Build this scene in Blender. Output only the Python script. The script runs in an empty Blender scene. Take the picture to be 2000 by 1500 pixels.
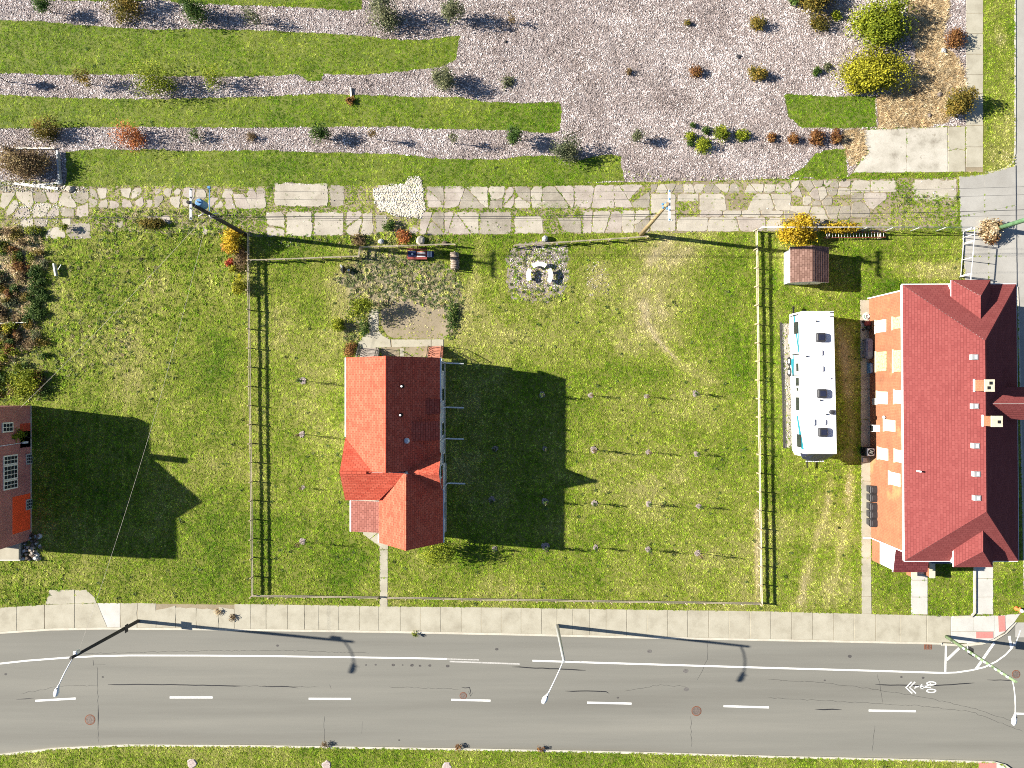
import bpy, math, random
import numpy as np
from mathutils import Vector

# ------------------------------------------------------------------ camera, sky, sun, exposure
sc = bpy.context.scene
C = bpy.context.collection
S = 0.04            # metres of ground per photo unit
H = 56.0            # height of the drone above the ground
cam_d = bpy.data.cameras.new('camera')
cam = bpy.data.objects.new('camera', cam_d); C.objects.link(cam)
cam.location = (0, 0, H); cam.rotation_euler = (0, 0, 0)
cam_d.sensor_width = 36.0; cam_d.lens = 36.0 * H / 80.0
cam_d.clip_start = 0.5; cam_d.clip_end = 3000
sc.camera = cam

ELEV = math.radians(27.0)
SUN = Vector((-0.993, 0.119, 0)).normalized() * math.cos(ELEV) + Vector((0, 0, math.sin(ELEV)))
world = bpy.data.worlds.new('World'); sc.world = world; world.use_nodes = True
wn = world.node_tree; wn.nodes.clear()
sky = wn.nodes.new('ShaderNodeTexSky'); sky.sky_type = 'NISHITA'; sky.sun_disc = False
sky.air_density = 0.8; sky.dust_density = 0.3; sky.ozone_density = 2.5; sky.sun_elevation = ELEV; sky.sun_rotation = math.atan2(SUN.x, SUN.y)
bg = wn.nodes.new('ShaderNodeBackground'); bg.inputs['Strength'].default_value = 0.05
wo = wn.nodes.new('ShaderNodeOutputWorld')
wn.links.new(sky.outputs[0], bg.inputs['Color']); wn.links.new(bg.outputs[0], wo.inputs['Surface'])
sun_d = bpy.data.lights.new('sun', 'SUN'); sun_d.energy = 5.0; sun_d.angle = math.radians(0.53)
sun_d.color = (1.0, 0.93, 0.83)
sun = bpy.data.objects.new('sun', sun_d); C.objects.link(sun)
sun.rotation_euler = SUN.to_track_quat('Z', 'Y').to_euler(); sun.location = (-40, 5, 40)
vs = sc.view_settings
sc.display_settings.display_device = 'sRGB'
vs.view_transform = 'Standard'; vs.look = 'None'; vs.gamma = 1.0; vs.exposure = 1.48
vs.use_curve_mapping = False
sc.cycles.filter_width = 1.0
sc.cycles.use_denoising = False

R = random.Random(7)
NR = np.random.default_rng(11)

# ------------------------------------------------------------------ helpers
def X(px): return (px - 1000.0) * S
def Y(py): return (750.0 - py) * S
def G(px, py, z=0.0): return Vector((X(px), Y(py), z))
OFF = {}
def off(p): return OFF.get(p.name, Vector((0, 0, 0))) if p is not None else Vector((0, 0, 0))
def setp(o, label=None, cat=None, group=None, kind=None):
    if label: o['label'] = label
    if cat: o['category'] = cat
    if group: o['group'] = group
    if kind: o['kind'] = kind
    return o
def thing(name, label, cat, loc, group=None):
    o = bpy.data.objects.new(name, None); C.objects.link(o)
    o.location = loc; o.empty_display_size = 0.2
    OFF[o.name] = Vector(loc)
    return setp(o, label, cat, group)
def struct(o): o['kind'] = 'structure'; return o
def copy_tree(o, parent=None, loc=None, rz=None):
    c = o.copy(); C.objects.link(c); c.parent = parent
    if loc is not None: c.location = loc
    if rz is not None: c.rotation_euler = (0, 0, rz)
    OFF[c.name] = Vector(c.location)
    for ch in o.children: copy_tree(ch, c)
    return c

class MB:
    def __init__(self): self.v = []; self.f = []; self.uv = {}; self.sm = set()
    def add(self, vs_, fs):
        b = len(self.v); self.v.extend([Vector(p) for p in vs_]); self.f.extend([tuple(i + b for i in f) for f in fs]); return self
    def box(self, c, s, rz=0.0, ry=0.0):
        c = Vector(c); hx, hy, hz = s[0] / 2, s[1] / 2, s[2] / 2
        ps = []
        cz, sz, cy, sy = math.cos(rz), math.sin(rz), math.cos(ry), math.sin(ry)
        for x, y, z in ((-hx,-hy,-hz),(hx,-hy,-hz),(hx,hy,-hz),(-hx,hy,-hz),(-hx,-hy,hz),(hx,-hy,hz),(hx,hy,hz),(-hx,hy,hz)):
            x, z = x * cy + z * sy, -x * sy + z * cy
            ps.append(c + Vector((x * cz - y * sz, x * sz + y * cz, z)))
        return self.add(ps, [(0,3,2,1),(4,5,6,7),(0,1,5,4),(1,2,6,5),(2,3,7,6),(3,0,4,7)])
    def bbox(self, x0, x1, y0, y1, z0, z1): return self.box(((x0+x1)/2,(y0+y1)/2,(z0+z1)/2),(abs(x1-x0),abs(y1-y0),abs(z1-z0)))
    def cbox(self, x0, x1, y0, y1, z0, z1, c):     # box with chamfered vertical and top edges
        q = [(x0+c,y0),(x1-c,y0),(x1,y0+c),(x1,y1-c),(x1-c,y1),(x0+c,y1),(x0,y1-c),(x0,y0+c)]
        d = c * 0.8; cx, cy = (x0+x1)/2, (y0+y1)/2
        def ins(p): return (p[0] + (d if p[0] < cx else -d), p[1] + (d if p[1] < cy else -d))
        vs_ = [(a, b, z0) for a, b in q] + [(a, b, z1 - c) for a, b in q] + [(*ins(p), z1) for p in q]
        fs = [tuple(range(7, -1, -1)), tuple(range(16, 24))]
        for i in range(8):
            j = (i + 1) % 8
            fs += [(i, j, 8 + j, 8 + i), (8 + i, 8 + j, 16 + j, 16 + i)]
        return self.add(vs_, fs)
    def prism(self, poly, z0, z1, cham=0.0):
        n = len(poly); a = sum(poly[i][0]*poly[(i+1)%n][1]-poly[(i+1)%n][0]*poly[i][1] for i in range(n))
        if a < 0: poly = poly[::-1]
        vs_ = [(p[0], p[1], z0) for p in poly]
        if cham > 0:
            cx = sum(p[0] for p in poly)/n; cy = sum(p[1] for p in poly)/n
            vs_ += [(p[0], p[1], z1 - cham) for p in poly]
            for p in poly:
                L = math.hypot(p[0]-cx, p[1]-cy) or 1.0; k = max(0.0, 1 - 1.5*cham/L)
                vs_.append((cx+(p[0]-cx)*k, cy+(p[1]-cy)*k, z1))
            fs = [tuple(range(2*n, 3*n))]
            for i in range(n):
                j = (i+1) % n; fs += [(i, j, n+j, n+i), (n+i, n+j, 2*n+j, 2*n+i)]
        else:
            vs_ += [(p[0], p[1], z1) for p in poly]
            fs = [tuple(range(n, 2*n)), tuple(range(n-1, -1, -1))] + [(i, (i+1)%n, n+(i+1)%n, n+i) for i in range(n)]
        return self.add(vs_, fs)
    def sheet(self, poly, z):
        n = len(poly); a = sum(poly[i][0]*poly[(i+1)%n][1]-poly[(i+1)%n][0]*poly[i][1] for i in range(n))
        if a < 0: poly = poly[::-1]
        return self.add([(p[0], p[1], z) for p in poly], [tuple(range(n))])
    def tube(self, pts, rad, n=8, cap=True):
        pts = [Vector(p) for p in pts]; m = len(pts)
        if not hasattr(rad, '__len__'): rad = [rad] * m
        vs_ = []; fs = []
        for i, p in enumerate(pts):
            d = (pts[min(i+1, m-1)] - pts[max(i-1, 0)]).normalized()
            u = d.cross(Vector((0, 0, 1)));
            if u.length < 1e-3: u = Vector((1, 0, 0))
            u.normalize(); w = d.cross(u)
            for k in range(n):
                a = 2*math.pi*k/n; vs_.append(p + (u*math.cos(a) + w*math.sin(a)) * rad[i])
        for i in range(m-1):
            for k in range(n):
                l = (k+1) % n; fs.append((i*n+k, i*n+l, (i+1)*n+l, (i+1)*n+k))
        if cap: fs += [tuple(range(n-1, -1, -1)), tuple(range((m-1)*n, m*n))]
        b = len(self.f)
        self.add(vs_, fs); self.sm.update(range(b, b + (m-1)*n)); return self
    def lathe(self, c, prof, n=16):
        c = Vector(c); vs_ = []; fs = []
        for r, z in prof:
            for k in range(n):
                a = 2*math.pi*k/n; vs_.append(c + Vector((r*math.cos(a), r*math.sin(a), z)))
        for i in range(len(prof)-1):
            for k in range(n):
                l = (k+1) % n; fs.append((i*n+k, i*n+l, (i+1)*n+l, (i+1)*n+k))
        fs += [tuple(range(n-1, -1, -1)), tuple(range((len(prof)-1)*n, len(prof)*n))]
        return self.add(vs_, fs)
    def ribbon(self, pts, w, z, taper=False):       # flat strip along a polyline
        L = []; Rr = []; m = len(pts)
        for i, p in enumerate(pts):
            a = pts[max(i-1, 0)]; b = pts[min(i+1, m-1)]
            d = Vector((b[0]-a[0], b[1]-a[1])).normalized(); nx = Vector((-d.y, d.x))
            ww = w/2
            if taper and i in (0, m-1): ww *= 0.25
            L.append((p[0]+nx.x*ww, p[1]+nx.y*ww, z)); Rr.append((p[0]-nx.x*ww, p[1]-nx.y*ww, z))
        return self.add(L + Rr, [(m+i, m+i+1, i+1, i) for i in range(m-1)])
    def wall_strip(self, pts, w, z0, z1):           # solid kerb-like strip
        L = []; Rr = []; m = len(pts)
        for i, p in enumerate(pts):
            a = pts[max(i-1, 0)]; b = pts[min(i+1, m-1)]
            d = Vector((b[0]-a[0], b[1]-a[1])).normalized(); nx = Vector((-d.y, d.x))
            L.append((p[0]+nx.x*w/2, p[1]+nx.y*w/2)); Rr.append((p[0]-nx.x*w/2, p[1]-nx.y*w/2))
        vs_ = [(a, b, z0) for a, b in L] + [(a, b, z0) for a, b in Rr] + [(a, b, z1) for a, b in L] + [(a, b, z1) for a, b in Rr]
        fs = []
        for i in range(m-1):
            fs += [(3*m+i, 3*m+i+1, 2*m+i+1, 2*m+i), (i, 2*m+i, 2*m+i+1, i+1)[::-1], (m+i, m+i+1, 3*m+i+1, 3*m+i)]
        fs += [(0, m, 3*m, 2*m), (m-1, 3*m-1, 4*m-1, 2*m-1)]
        return self.add(vs_, fs)
    def build(self, name, mat, parent=None, smooth=False, loc=None, autouv=False):
        o0 = off(parent) if parent is not None else Vector((0, 0, 0))
        l0 = Vector(loc) if loc is not None else o0
        me = bpy.data.meshes.new(name)
        me.from_pydata([tuple(p - l0) for p in self.v], [], self.f)
        if self.uv or autouv:
            lay = me.uv_layers.new(name='UVMap'); dat = np.zeros(len(me.loops) * 2, np.float32)
            for pol in me.polygons:
                n = pol.normal
                hd = math.hypot(n.x, n.y)
                for li in pol.loop_indices:
                    vi = me.loops[li].vertex_index
                    if vi in self.uv: u, v = self.uv[vi]
                    else:
                        p = self.v[vi]
                        if hd > 0.3: u = (-n.y*p.x + n.x*p.y)/hd; v = p.z if abs(n.z) < 0.3 else p.z/hd
                        else: u, v = p.x, p.y
                    dat[2*li] = u; dat[2*li+1] = v
            lay.data.foreach_set('uv', dat)
        if smooth: me.shade_smooth()
        elif self.sm:
            a = np.zeros(len(me.polygons), bool)
            a[[i for i in self.sm if i < len(a)]] = True
            me.polygons.foreach_set('use_smooth', a)
        if mat is not None: me.materials.append(mat)
        o = bpy.data.objects.new(name, me); C.objects.link(o)
        if parent is not None:
            o.parent = parent; o.location = l0 - o0
        else: o.location = l0
        OFF[o.name] = l0
        return o

def clip(poly, a, b, c):            # keep a*x+b*y <= c
    out = []
    for i in range(len(poly)):
        p, q = poly[i], poly[(i+1) % len(poly)]
        dp, dq = a*p[0]+b*p[1]-c, a*q[0]+b*q[1]-c
        if dp <= 0: out.append(p)
        if dp*dq < 0:
            t = dp/(dp-dq); out.append((p[0]+(q[0]-p[0])*t, p[1]+(q[1]-p[1])*t))
    return out
def cen(poly): return (sum(p[0] for p in poly)/len(poly), sum(p[1] for p in poly)/len(poly))
def area(poly): return abs(sum(poly[i][0]*poly[(i+1)%len(poly)][1]-poly[(i+1)%len(poly)][0]*poly[i][1] for i in range(len(poly))))/2
def rough(poly, seg, amp, rnd=R, closed=True):
    out = []
    n = len(poly)
    for i in range(n if closed else n-1):
        p, q = poly[i], poly[(i+1) % n]
        L = math.hypot(q[0]-p[0], q[1]-p[1]); m = max(1, int(L/seg))
        for k in range(m):
            t = k/m; j = amp if k else amp*0.5
            out.append((p[0]+(q[0]-p[0])*t+rnd.uniform(-j, j), p[1]+(q[1]-p[1])*t+rnd.uniform(-j, j)))
    if not closed: out.append(poly[-1])
    return out
def pts_m(poly): return [(X(a), Y(b)) for a, b in poly]
def interp(line):
    xs = [p[0] for p in line]; ys = [p[1] for p in line]
    return lambda x: float(np.interp(x, xs, ys))

def shingle(mb, pts, course=0.18, step=0.026):
    pts = [Vector(p) for p in pts]
    n = (pts[1]-pts[0]).cross(pts[2]-pts[0]).normalized()
    if n.z < 0: pts = pts[::-1]; n = -n
    d = Vector((n.x, n.y, 0)); d3 = (d - n*d.dot(n)).normalized(); a = n.cross(d3)
    o = n * pts[0].dot(n)
    P2 = [(p.dot(a), p.dot(d3)) for p in pts]
    s0, s1 = min(p[1] for p in P2), max(p[1] for p in P2)
    for i in range(int(math.floor(s0/course)), int(math.ceil(s1/course))+1):
        lo, hi = i*course, (i+1)*course
        q = clip(clip(P2, 0, -1, -lo), 0, 1, hi)
        if len(q) < 3: continue
        b = len(mb.v)
        for k, (t, s) in enumerate(q):
            mb.v.append(a*t + d3*s + o + n*(0.006 + step*(s-lo)/course)); mb.uv[b+k] = (t, s)
        mb.f.append(tuple(range(b, b+len(q))))
        top = max(p[1] for p in q)
        ed = [p[0] for p in q if abs(p[1]-top) < 1e-6]
        if len(ed) >= 2:
            t0, t1 = min(ed), max(ed); b = len(mb.v); hh = 0.006 + step*(top-lo)/course
            for t, hgt in ((t0, hh), (t1, hh), (t1, 0.0), (t0, 0.0)):
                mb.uv[len(mb.v)] = (t, top); mb.v.append(a*t + d3*top + o + n*hgt)
            mb.f.append((b, b+1, b+2, b+3))
def deck(mb, pts, th=0.14):
    pts = [Vector(p) for p in pts]
    n = (pts[1]-pts[0]).cross(pts[2]-pts[0])
    if n.z < 0: pts = pts[::-1]
    m = len(pts); z = Vector((0, 0, th)); e = Vector((0, 0, 0.012))
    mb.add([p - e for p in pts] + [p - z for p in pts], [tuple(range(m)), tuple(range(2*m-1, m-1, -1))] + [((i+1) % m, i, m+i, m+(i+1) % m) for i in range(m)])

# ------------------------------------------------------------------ materials
def newmat(name):
    m = bpy.data.materials.new(name); m.use_nodes = True
    nt = m.node_tree; b = nt.nodes['Principled BSDF']; b.inputs['Specular IOR Level'].default_value = 0.25
    return m, nt, b
def N(nt, t, **kw):
    n = nt.nodes.new(t)
    for k, v in kw.items():
        if k.startswith('i_'): n.inputs[k[2:].replace('_', ' ')].default_value = v
        else: setattr(n, k, v)
    return n
def ramp(nt, src, stops):
    r = nt.nodes.new('ShaderNodeValToRGB'); e = r.color_ramp.elements
    while len(e) > 1: e.remove(e[-1])
    e[0].position = stops[0][0]; e[0].color = (*stops[0][1], 1)
    for p, c in stops[1:]:
        x = e.new(p); x.color = (*c, 1)
    nt.links.new(src, r.inputs[0]); return r.outputs[0]
def pos(nt, scale=(1, 1, 1)):
    g = nt.nodes.new('ShaderNodeNewGeometry')
    mp = nt.nodes.new('ShaderNodeMapping'); mp.inputs['Scale'].default_value = scale
    nt.links.new(g.outputs['Position'], mp.inputs['Vector']); return mp.outputs[0]
def noise(nt, vec, scale, detail=4, rough_=0.6):
    n = N(nt, 'ShaderNodeTexNoise'); n.inputs['Scale'].default_value = scale
    n.inputs['Detail'].default_value = detail; n.inputs['Roughness'].default_value = rough_
    nt.links.new(vec, n.inputs['Vector']); return n.outputs['Fac']
def mixc(nt, fac, a, b, mode='MIX'):
    m = nt.nodes.new('ShaderNodeMix'); m.data_type = 'RGBA'; m.blend_type = mode
    if isinstance(fac, float): m.inputs[0].default_value = fac
    else: nt.links.new(fac, m.inputs[0])
    for k, c in ((6, a), (7, b)):
        if isinstance(c, tuple): m.inputs[k].default_value = (*c, 1)
        else: nt.links.new(c, m.inputs[k])
    return m.outputs[2]
def bump(nt, b, src, strength, dist):
    bp = nt.nodes.new('ShaderNodeBump'); bp.inputs['Strength'].default_value = strength; bp.inputs['Distance'].default_value = dist
    nt.links.new(src, bp.inputs['Height']); nt.links.new(bp.outputs[0], b.inputs['Normal'])
def plain(name, col, rough_=0.6, metal=0.0, var=0.12, scale=3.0, spec=0.25, bmp=0.0):
    m, nt, b = newmat(name)
    f = noise(nt, pos(nt), scale, 5, 0.65)
    lo = tuple(c*(1-var*1.6) for c in col); hi = tuple(min(1, c*(1+var)) for c in col)
    nt.links.new(ramp(nt, f, [(0.28, lo), (0.5, col), (0.72, hi)]), b.inputs['Base Color'])
    b.inputs['Roughness'].default_value = rough_; b.inputs['Metallic'].default_value = metal
    b.inputs['Specular IOR Level'].default_value = spec
    if bmp: bump(nt, b, noise(nt, pos(nt), scale*8, 4), bmp, 0.02)
    return m
def grit(name, stops, big=0.25, fine=26.0, bigamt=0.5, rough_=0.9, bmp=0.5, dist=0.02, stretch=(1, 1, 1), stain=None):
    m, nt, b = newmat(name)
    v = pos(nt, stretch); v1 = pos(nt)
    f1 = noise(nt, v, big, 6, 0.62); f2 = noise(nt, v1, fine, 3, 0.75)
    c1 = ramp(nt, f1, stops)
    c2 = ramp(nt, f2, [(0.25, (0.55, 0.55, 0.55)), (0.5, (1, 1, 1)), (0.78, (1.35, 1.35, 1.35))])
    col = mixc(nt, bigamt, c1, c2, 'MULTIPLY')
    if stain:
        f3 = noise(nt, v1, stain[0], 5, 0.7)
        k = ramp(nt, f3, [(stain[1], (0, 0, 0)), (stain[1]+0.1, (1, 1, 1))])
        col = mixc(nt, k, col, stain[2])
    nt.links.new(col, b.inputs['Base Color']); b.inputs['Roughness'].default_value = rough_
    if bmp: bump(nt, b, f2, bmp, dist)
    return m
def attrmat(name, attr, stops, typ='GEOMETRY', transl=0.25, rough_=0.7, fine=0.0):
    m, nt, b = newmat(name)
    a = N(nt, 'ShaderNodeAttribute', attribute_name=attr, attribute_type=typ)
    col = ramp(nt, a.outputs['Fac'], stops)
    if typ == 'INSTANCER':
        al = N(nt, 'ShaderNodeAttribute', attribute_name='lum', attribute_type=typ)
        col = mixc(nt, 1.0, col, al.outputs['Color'], 'MULTIPLY')
    if fine:
        col = mixc(nt, 0.6, col, ramp(nt, noise(nt, pos(nt), fine, 2), [(0.3, (0.7, 0.7, 0.7)), (0.7, (1.3, 1.3, 1.3))]), 'MULTIPLY')
    nt.links.new(col, b.inputs['Base Color']); b.inputs['Roughness'].default_value = rough_
    b.inputs['Specular IOR Level'].default_value = 0.15
    if transl:
        t = N(nt, 'ShaderNodeBsdfTranslucent'); nt.links.new(col, t.inputs['Color'])
        mx = N(nt, 'ShaderNodeMixShader'); mx.inputs[0].default_value = transl
        out = nt.nodes['Material Output']
        nt.links.new(b.outputs[0], mx.inputs[1]); nt.links.new(t.outputs[0], mx.inputs[2]); nt.links.new(mx.outputs[0], out.inputs['Surface'])
    return m
def shingle_mat(name, a, bcol, c, row=0.18, w=0.34, line=0.45):
    m, nt, b = newmat(name)
    uv = N(nt, 'ShaderNodeTexCoord').outputs['UV']
    br = N(nt, 'ShaderNodeTexBrick', offset=0.5); br.inputs['Scale'].default_value = 1.0
    br.inputs['Brick Width'].default_value = w; br.inputs['Row Height'].default_value = row
    br.inputs['Mortar Size'].default_value = 0.018; br.inputs['Bias'].default_value = 0.0
    br.inputs['Color1'].default_value = (0, 0, 0, 1); br.inputs['Color2'].default_value = (1, 1, 1, 1); br.inputs['Mortar'].default_value = (0.0, 0.0, 0.0, 1)
    nt.links.new(uv, br.inputs['Vector'])
    f = noise(nt, pos(nt), 1.1, 6, 0.7); f2 = noise(nt, pos(nt), 40, 2, 0.7)
    mm = N(nt, 'ShaderNodeMath', operation='MULTIPLY_ADD'); mm.inputs[1].default_value = 0.42
    nt.links.new(br.outputs['Color'], mm.inputs[0])
    m2 = N(nt, 'ShaderNodeMath', operation='MULTIPLY'); m2.inputs[1].default_value = 0.7
    nt.links.new(f, m2.inputs[0]); nt.links.new(m2.outputs[0], mm.inputs[2])
    col = ramp(nt, mm.outputs[0], [(0.2, a), (0.5, bcol), (0.8, c)])
    col = mixc(nt, 0.5, col, ramp(nt, f2, [(0.3, (0.7, 0.7, 0.7)), (0.7, (1.25, 1.25, 1.25))]), 'MULTIPLY')
    fl = N(nt, 'ShaderNodeMath', operation='MULTIPLY'); fl.inputs[1].default_value = line; nt.links.new(br.outputs['Fac'], fl.inputs[0])
    col = mixc(nt, fl.outputs[0], col, (0.03, 0.008, 0.008))
    nt.links.new(col, b.inputs['Base Color']); b.inputs['Roughness'].default_value = 0.95; b.inputs['Specular IOR Level'].default_value = 0.1
    bump(nt, b, f2, 0.4, 0.01)
    return m
def brick_mat(name, c1, c2, mortar, patch=None):
    m, nt, b = newmat(name)
    uv = N(nt, 'ShaderNodeTexCoord').outputs['UV']
    br = N(nt, 'ShaderNodeTexBrick', offset=0.5); br.inputs['Scale'].default_value = 1.0
    br.inputs['Brick Width'].default_value = 0.22; br.inputs['Row Height'].default_value = 0.075
    br.inputs['Mortar Size'].default_value = 0.010
    br.inputs['Color1'].default_value = (*c1, 1); br.inputs['Color2'].default_value = (*c2, 1); br.inputs['Mortar'].default_value = (*mortar, 1)
    nt.links.new(uv, br.inputs['Vector'])
    col = mixc(nt, 0.6, br.outputs['Color'], ramp(nt, noise(nt, pos(nt), 0.9, 6, 0.7), [(0.3, (0.6, 0.6, 0.62)), (0.7, (1.3, 1.25, 1.2))]), 'MULTIPLY')
    if patch:
        k = ramp(nt, noise(nt, pos(nt), patch[0], 5, 0.6), [(patch[1], (0, 0, 0)), (patch[1]+0.09, (1, 1, 1))])
        col = mixc(nt, k, col, patch[2])
    nt.links.new(col, b.inputs['Base Color']); b.inputs['Roughness'].default_value = 0.9
    bump(nt, b, br.outputs['Fac'], -0.5, 0.01)
    return m

GRASS = [(0.0, (0.080, 0.185, 0.006)), (0.2, (0.165, 0.285, 0.012)), (0.45, (0.335, 0.42, 0.042)), (0.7, (0.56, 0.55, 0.17)), (1.0, (0.66, 0.58, 0.34))]
M = {}
M['tuft'] = attrmat('grass_blades', 'tint', GRASS, 'INSTANCER', 0.3)
M['lawn'] = attrmat('lawn_soil', 'dry', [(0.0, (0.075, 0.112, 0.014)), (0.4, (0.17, 0.18, 0.038)), (0.7, (0.24, 0.22, 0.08)), (1.0, (0.34, 0.29, 0.16))], 'GEOMETRY', 0.0, 0.95, 14.0)
M['strip'] = grit('grass_soil', [(0.3, (0.075, 0.115, 0.015)), (0.6, (0.15, 0.175, 0.035))], 0.6, 30)
M['ground'] = grit('ground_soil', [(0.3, (0.05, 0.075, 0.015)), (0.5, (0.09, 0.105, 0.03)), (0.7, (0.15, 0.13, 0.06))], 0.2, 20)
M['asphalt'] = grit('asphalt', [(0.25, (0.150, 0.145, 0.124)), (0.5, (0.188, 0.184, 0.158)), (0.75, (0.228, 0.221, 0.188))], 0.5, 34, 0.45, 0.9, 0.25, 0.01, (0.05, 1.0, 1), (5.5, 0.76, (0.09, 0.085, 0.08)))
M['street'] = grit('street_concrete', [(0.3, (0.29, 0.28, 0.25)), (0.7, (0.39, 0.38, 0.345))], 0.4, 24, 0.3, 0.9, 0.2)
M['walk'] = grit('sidewalk_concrete', [(0.25, (0.28, 0.255, 0.19)), (0.5, (0.375, 0.35, 0.27)), (0.75, (0.43, 0.405, 0.32))], 0.8, 22, 0.3, 0.9, 0.2, 0.01, (1, 1, 1), (2.6, 0.68, (0.26, 0.23, 0.16)))
M['walk_new'] = grit('new_concrete', [(0.3, (0.42, 0.41, 0.37)), (0.7, (0.53, 0.52, 0.475))], 0.8, 20, 0.25, 0.9, 0.15)
M['slab3'] = grit('alley_concrete_dark', [(0.25, (0.20, 0.175, 0.135)), (0.5, (0.29, 0.26, 0.205)), (0.75, (0.38, 0.345, 0.28))], 0.8, 13, 0.7, 0.95, 0.6, 0.02, (1, 1, 1), (2.2, 0.6, (0.17, 0.145, 0.10)))
M['weed'] = attrmat('weed_leaves', 'tint', [(0.0, (0.045, 0.085, 0.018)), (0.45, (0.13, 0.17, 0.055)), (1.0, (0.36, 0.27, 0.16))], 'INSTANCER', 0.2)
M['slab'] = grit('alley_concrete', [(0.25, (0.29, 0.255, 0.20)), (0.5, (0.40, 0.365, 0.295)), (0.75, (0.48, 0.44, 0.36))], 0.7, 18, 0.5, 0.95, 0.5, 0.015, (1, 1, 1), (3.0, 0.66, (0.20, 0.165, 0.11)))
M['slab2'] = grit('alley_concrete_pink', [(0.25, (0.27, 0.23, 0.19)), (0.5, (0.37, 0.325, 0.275)), (0.75, (0.45, 0.405, 0.35))], 0.9, 15, 0.6, 0.95, 0.5, 0.015, (1, 1, 1), (2.0, 0.63, (0.19, 0.15, 0.11)))
M['kerb'] = grit('kerb_concrete', [(0.3, (0.42, 0.39, 0.31)), (0.7, (0.56, 0.53, 0.44))], 1.2, 20, 0.3)
M['mulchbed'] = grit('wood_chip_bed', [(0.25, (0.17, 0.135, 0.115)), (0.5, (0.27, 0.225, 0.205)), (0.75, (0.35, 0.31, 0.295))], 0.3, 13, 0.9, 0.95, 0.9, 0.03)
M['chip'] = attrmat('wood_chips', 'tint', [(0.0, (0.07, 0.058, 0.052)), (0.25, (0.25, 0.20, 0.18)), (0.6, (0.45, 0.385, 0.36)), (1.0, (0.72, 0.67, 0.64))], 'INSTANCER', 0.0)
M['straw'] = attrmat('dry_straw', 'tint', [(0.0, (0.28, 0.18, 0.085)), (0.5, (0.52, 0.39, 0.21)), (1.0, (0.74, 0.63, 0.42))], 'INSTANCER', 0.2)
M['strawbed'] = grit('straw_bed', [(0.3, (0.20, 0.13, 0.06)), (0.7, (0.36, 0.25, 0.13))], 0.7, 14, 0.8)
M['dirt'] = grit('bare_dirt', [(0.3, (0.20, 0.165, 0.105)), (0.7, (0.32, 0.265, 0.18))], 0.8, 16, 0.6)
M['gravel'] = attrmat('rubble_stone', 'tint', [(0.0, (0.18, 0.16, 0.14)), (0.5, (0.42, 0.39, 0.34)), (1.0, (0.70, 0.66, 0.56))], 'INSTANCER', 0.0)
M['paint'] = plain('road_paint', (0.74, 0.74, 0.70), 0.7, 0, 0.10, 6)
M['worn'] = plain('worn_road_paint', (0.42, 0.41, 0.38), 0.8, 0, 0.25, 9)
M['tar'] = plain('tar_seal', (0.030, 0.030, 0.032), 0.6, 0, 0.15, 5)
M['pink'] = plain('tactile_red', (0.52, 0.20, 0.175), 0.8, 0, 0.10, 6)
M['iron'] = plain('manhole_iron', (0.165, 0.135, 0.115), 0.7, 0.2, 0.3, 12)
M['rust'] = plain('rusty_iron', (0.19, 0.075, 0.04), 0.8, 0.1, 0.35, 12)
M['roofA'] = shingle_mat('cottage_shingles', (0.42, 0.070, 0.042), (0.50, 0.102, 0.060), (0.56, 0.135, 0.082))
M['roofB'] = shingle_mat('brick_house_shingles', (0.175, 0.043, 0.041), (0.20, 0.052, 0.049), (0.22, 0.061, 0.057), line=0.28)
M['roofC'] = shingle_mat('porch_shingles', (0.10, 0.022, 0.026), (0.125, 0.030, 0.033), (0.15, 0.04, 0.043))
M['roofS'] = shingle_mat('shed_shingles', (0.13, 0.075, 0.058), (0.19, 0.115, 0.09), (0.25, 0.155, 0.125))
M['roofP'] = shingle_mat('flat_porch_shingles', (0.28, 0.11, 0.085), (0.33, 0.135, 0.105), (0.38, 0.165, 0.13))
M['white'] = plain('white_trim', (0.74, 0.74, 0.72), 0.5, 0, 0.05, 4)
M['siding'] = plain('white_siding', (0.66, 0.66, 0.65), 0.6, 0, 0.06, 2)
M['cover'] = plain('boarded_window_white', (0.70, 0.67, 0.58), 0.7, 0, 0.12, 3)
M['osb'] = plain('boarded_window_weathered', (0.42, 0.38, 0.20), 0.85, 0, 0.5, 7)
M['brickB'] = brick_mat('orange_brick', (0.24, 0.080, 0.040), (0.29, 0.11, 0.055), (0.30, 0.17, 0.10), (0.4, 0.60, (0.33, 0.19, 0.085)))
M['brickL'] = brick_mat('red_brick', (0.30, 0.085, 0.075), (0.40, 0.13, 0.11), (0.42, 0.26, 0.23), None)
M['orange'] = plain('orange_wall_paint', (0.80, 0.085, 0.025), 0.6, 0, 0.10, 1.5)
M['redstain'] = plain('red_wall_stain', (0.42, 0.06, 0.03), 0.7, 0, 0.3, 3)
M['glass'] = plain('dark_glass', (0.022, 0.026, 0.032), 0.12, 0, 0.1, 2, 0.5)
M['wood'] = plain('weathered_fence_wood', (0.45, 0.39, 0.29), 0.8, 0, 0.25, 7)
M['postwood'] = plain('fence_post_wood', (0.42, 0.34, 0.21), 0.8, 0, 0.25, 7)
M['polewood'] = plain('pole_wood', (0.30, 0.225, 0.12), 0.8, 0, 0.3, 4)
M['poledark'] = plain('dark_pole_wood', (0.045, 0.042, 0.040), 0.8, 0, 0.3, 4)
M['polegreen'] = plain('green_pole', (0.105, 0.21, 0.105), 0.7, 0, 0.3, 3)
M['polemoss'] = plain('mossy_pole', (0.155, 0.22, 0.115), 0.8, 0, 0.5, 2.5)
M['greymetal'] = plain('grey_metal', (0.42, 0.43, 0.42), 0.45, 0.3, 0.12, 4)
M['palemetal'] = plain('pale_metal', (0.62, 0.63, 0.64), 0.45, 0.2, 0.10, 4)
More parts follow.
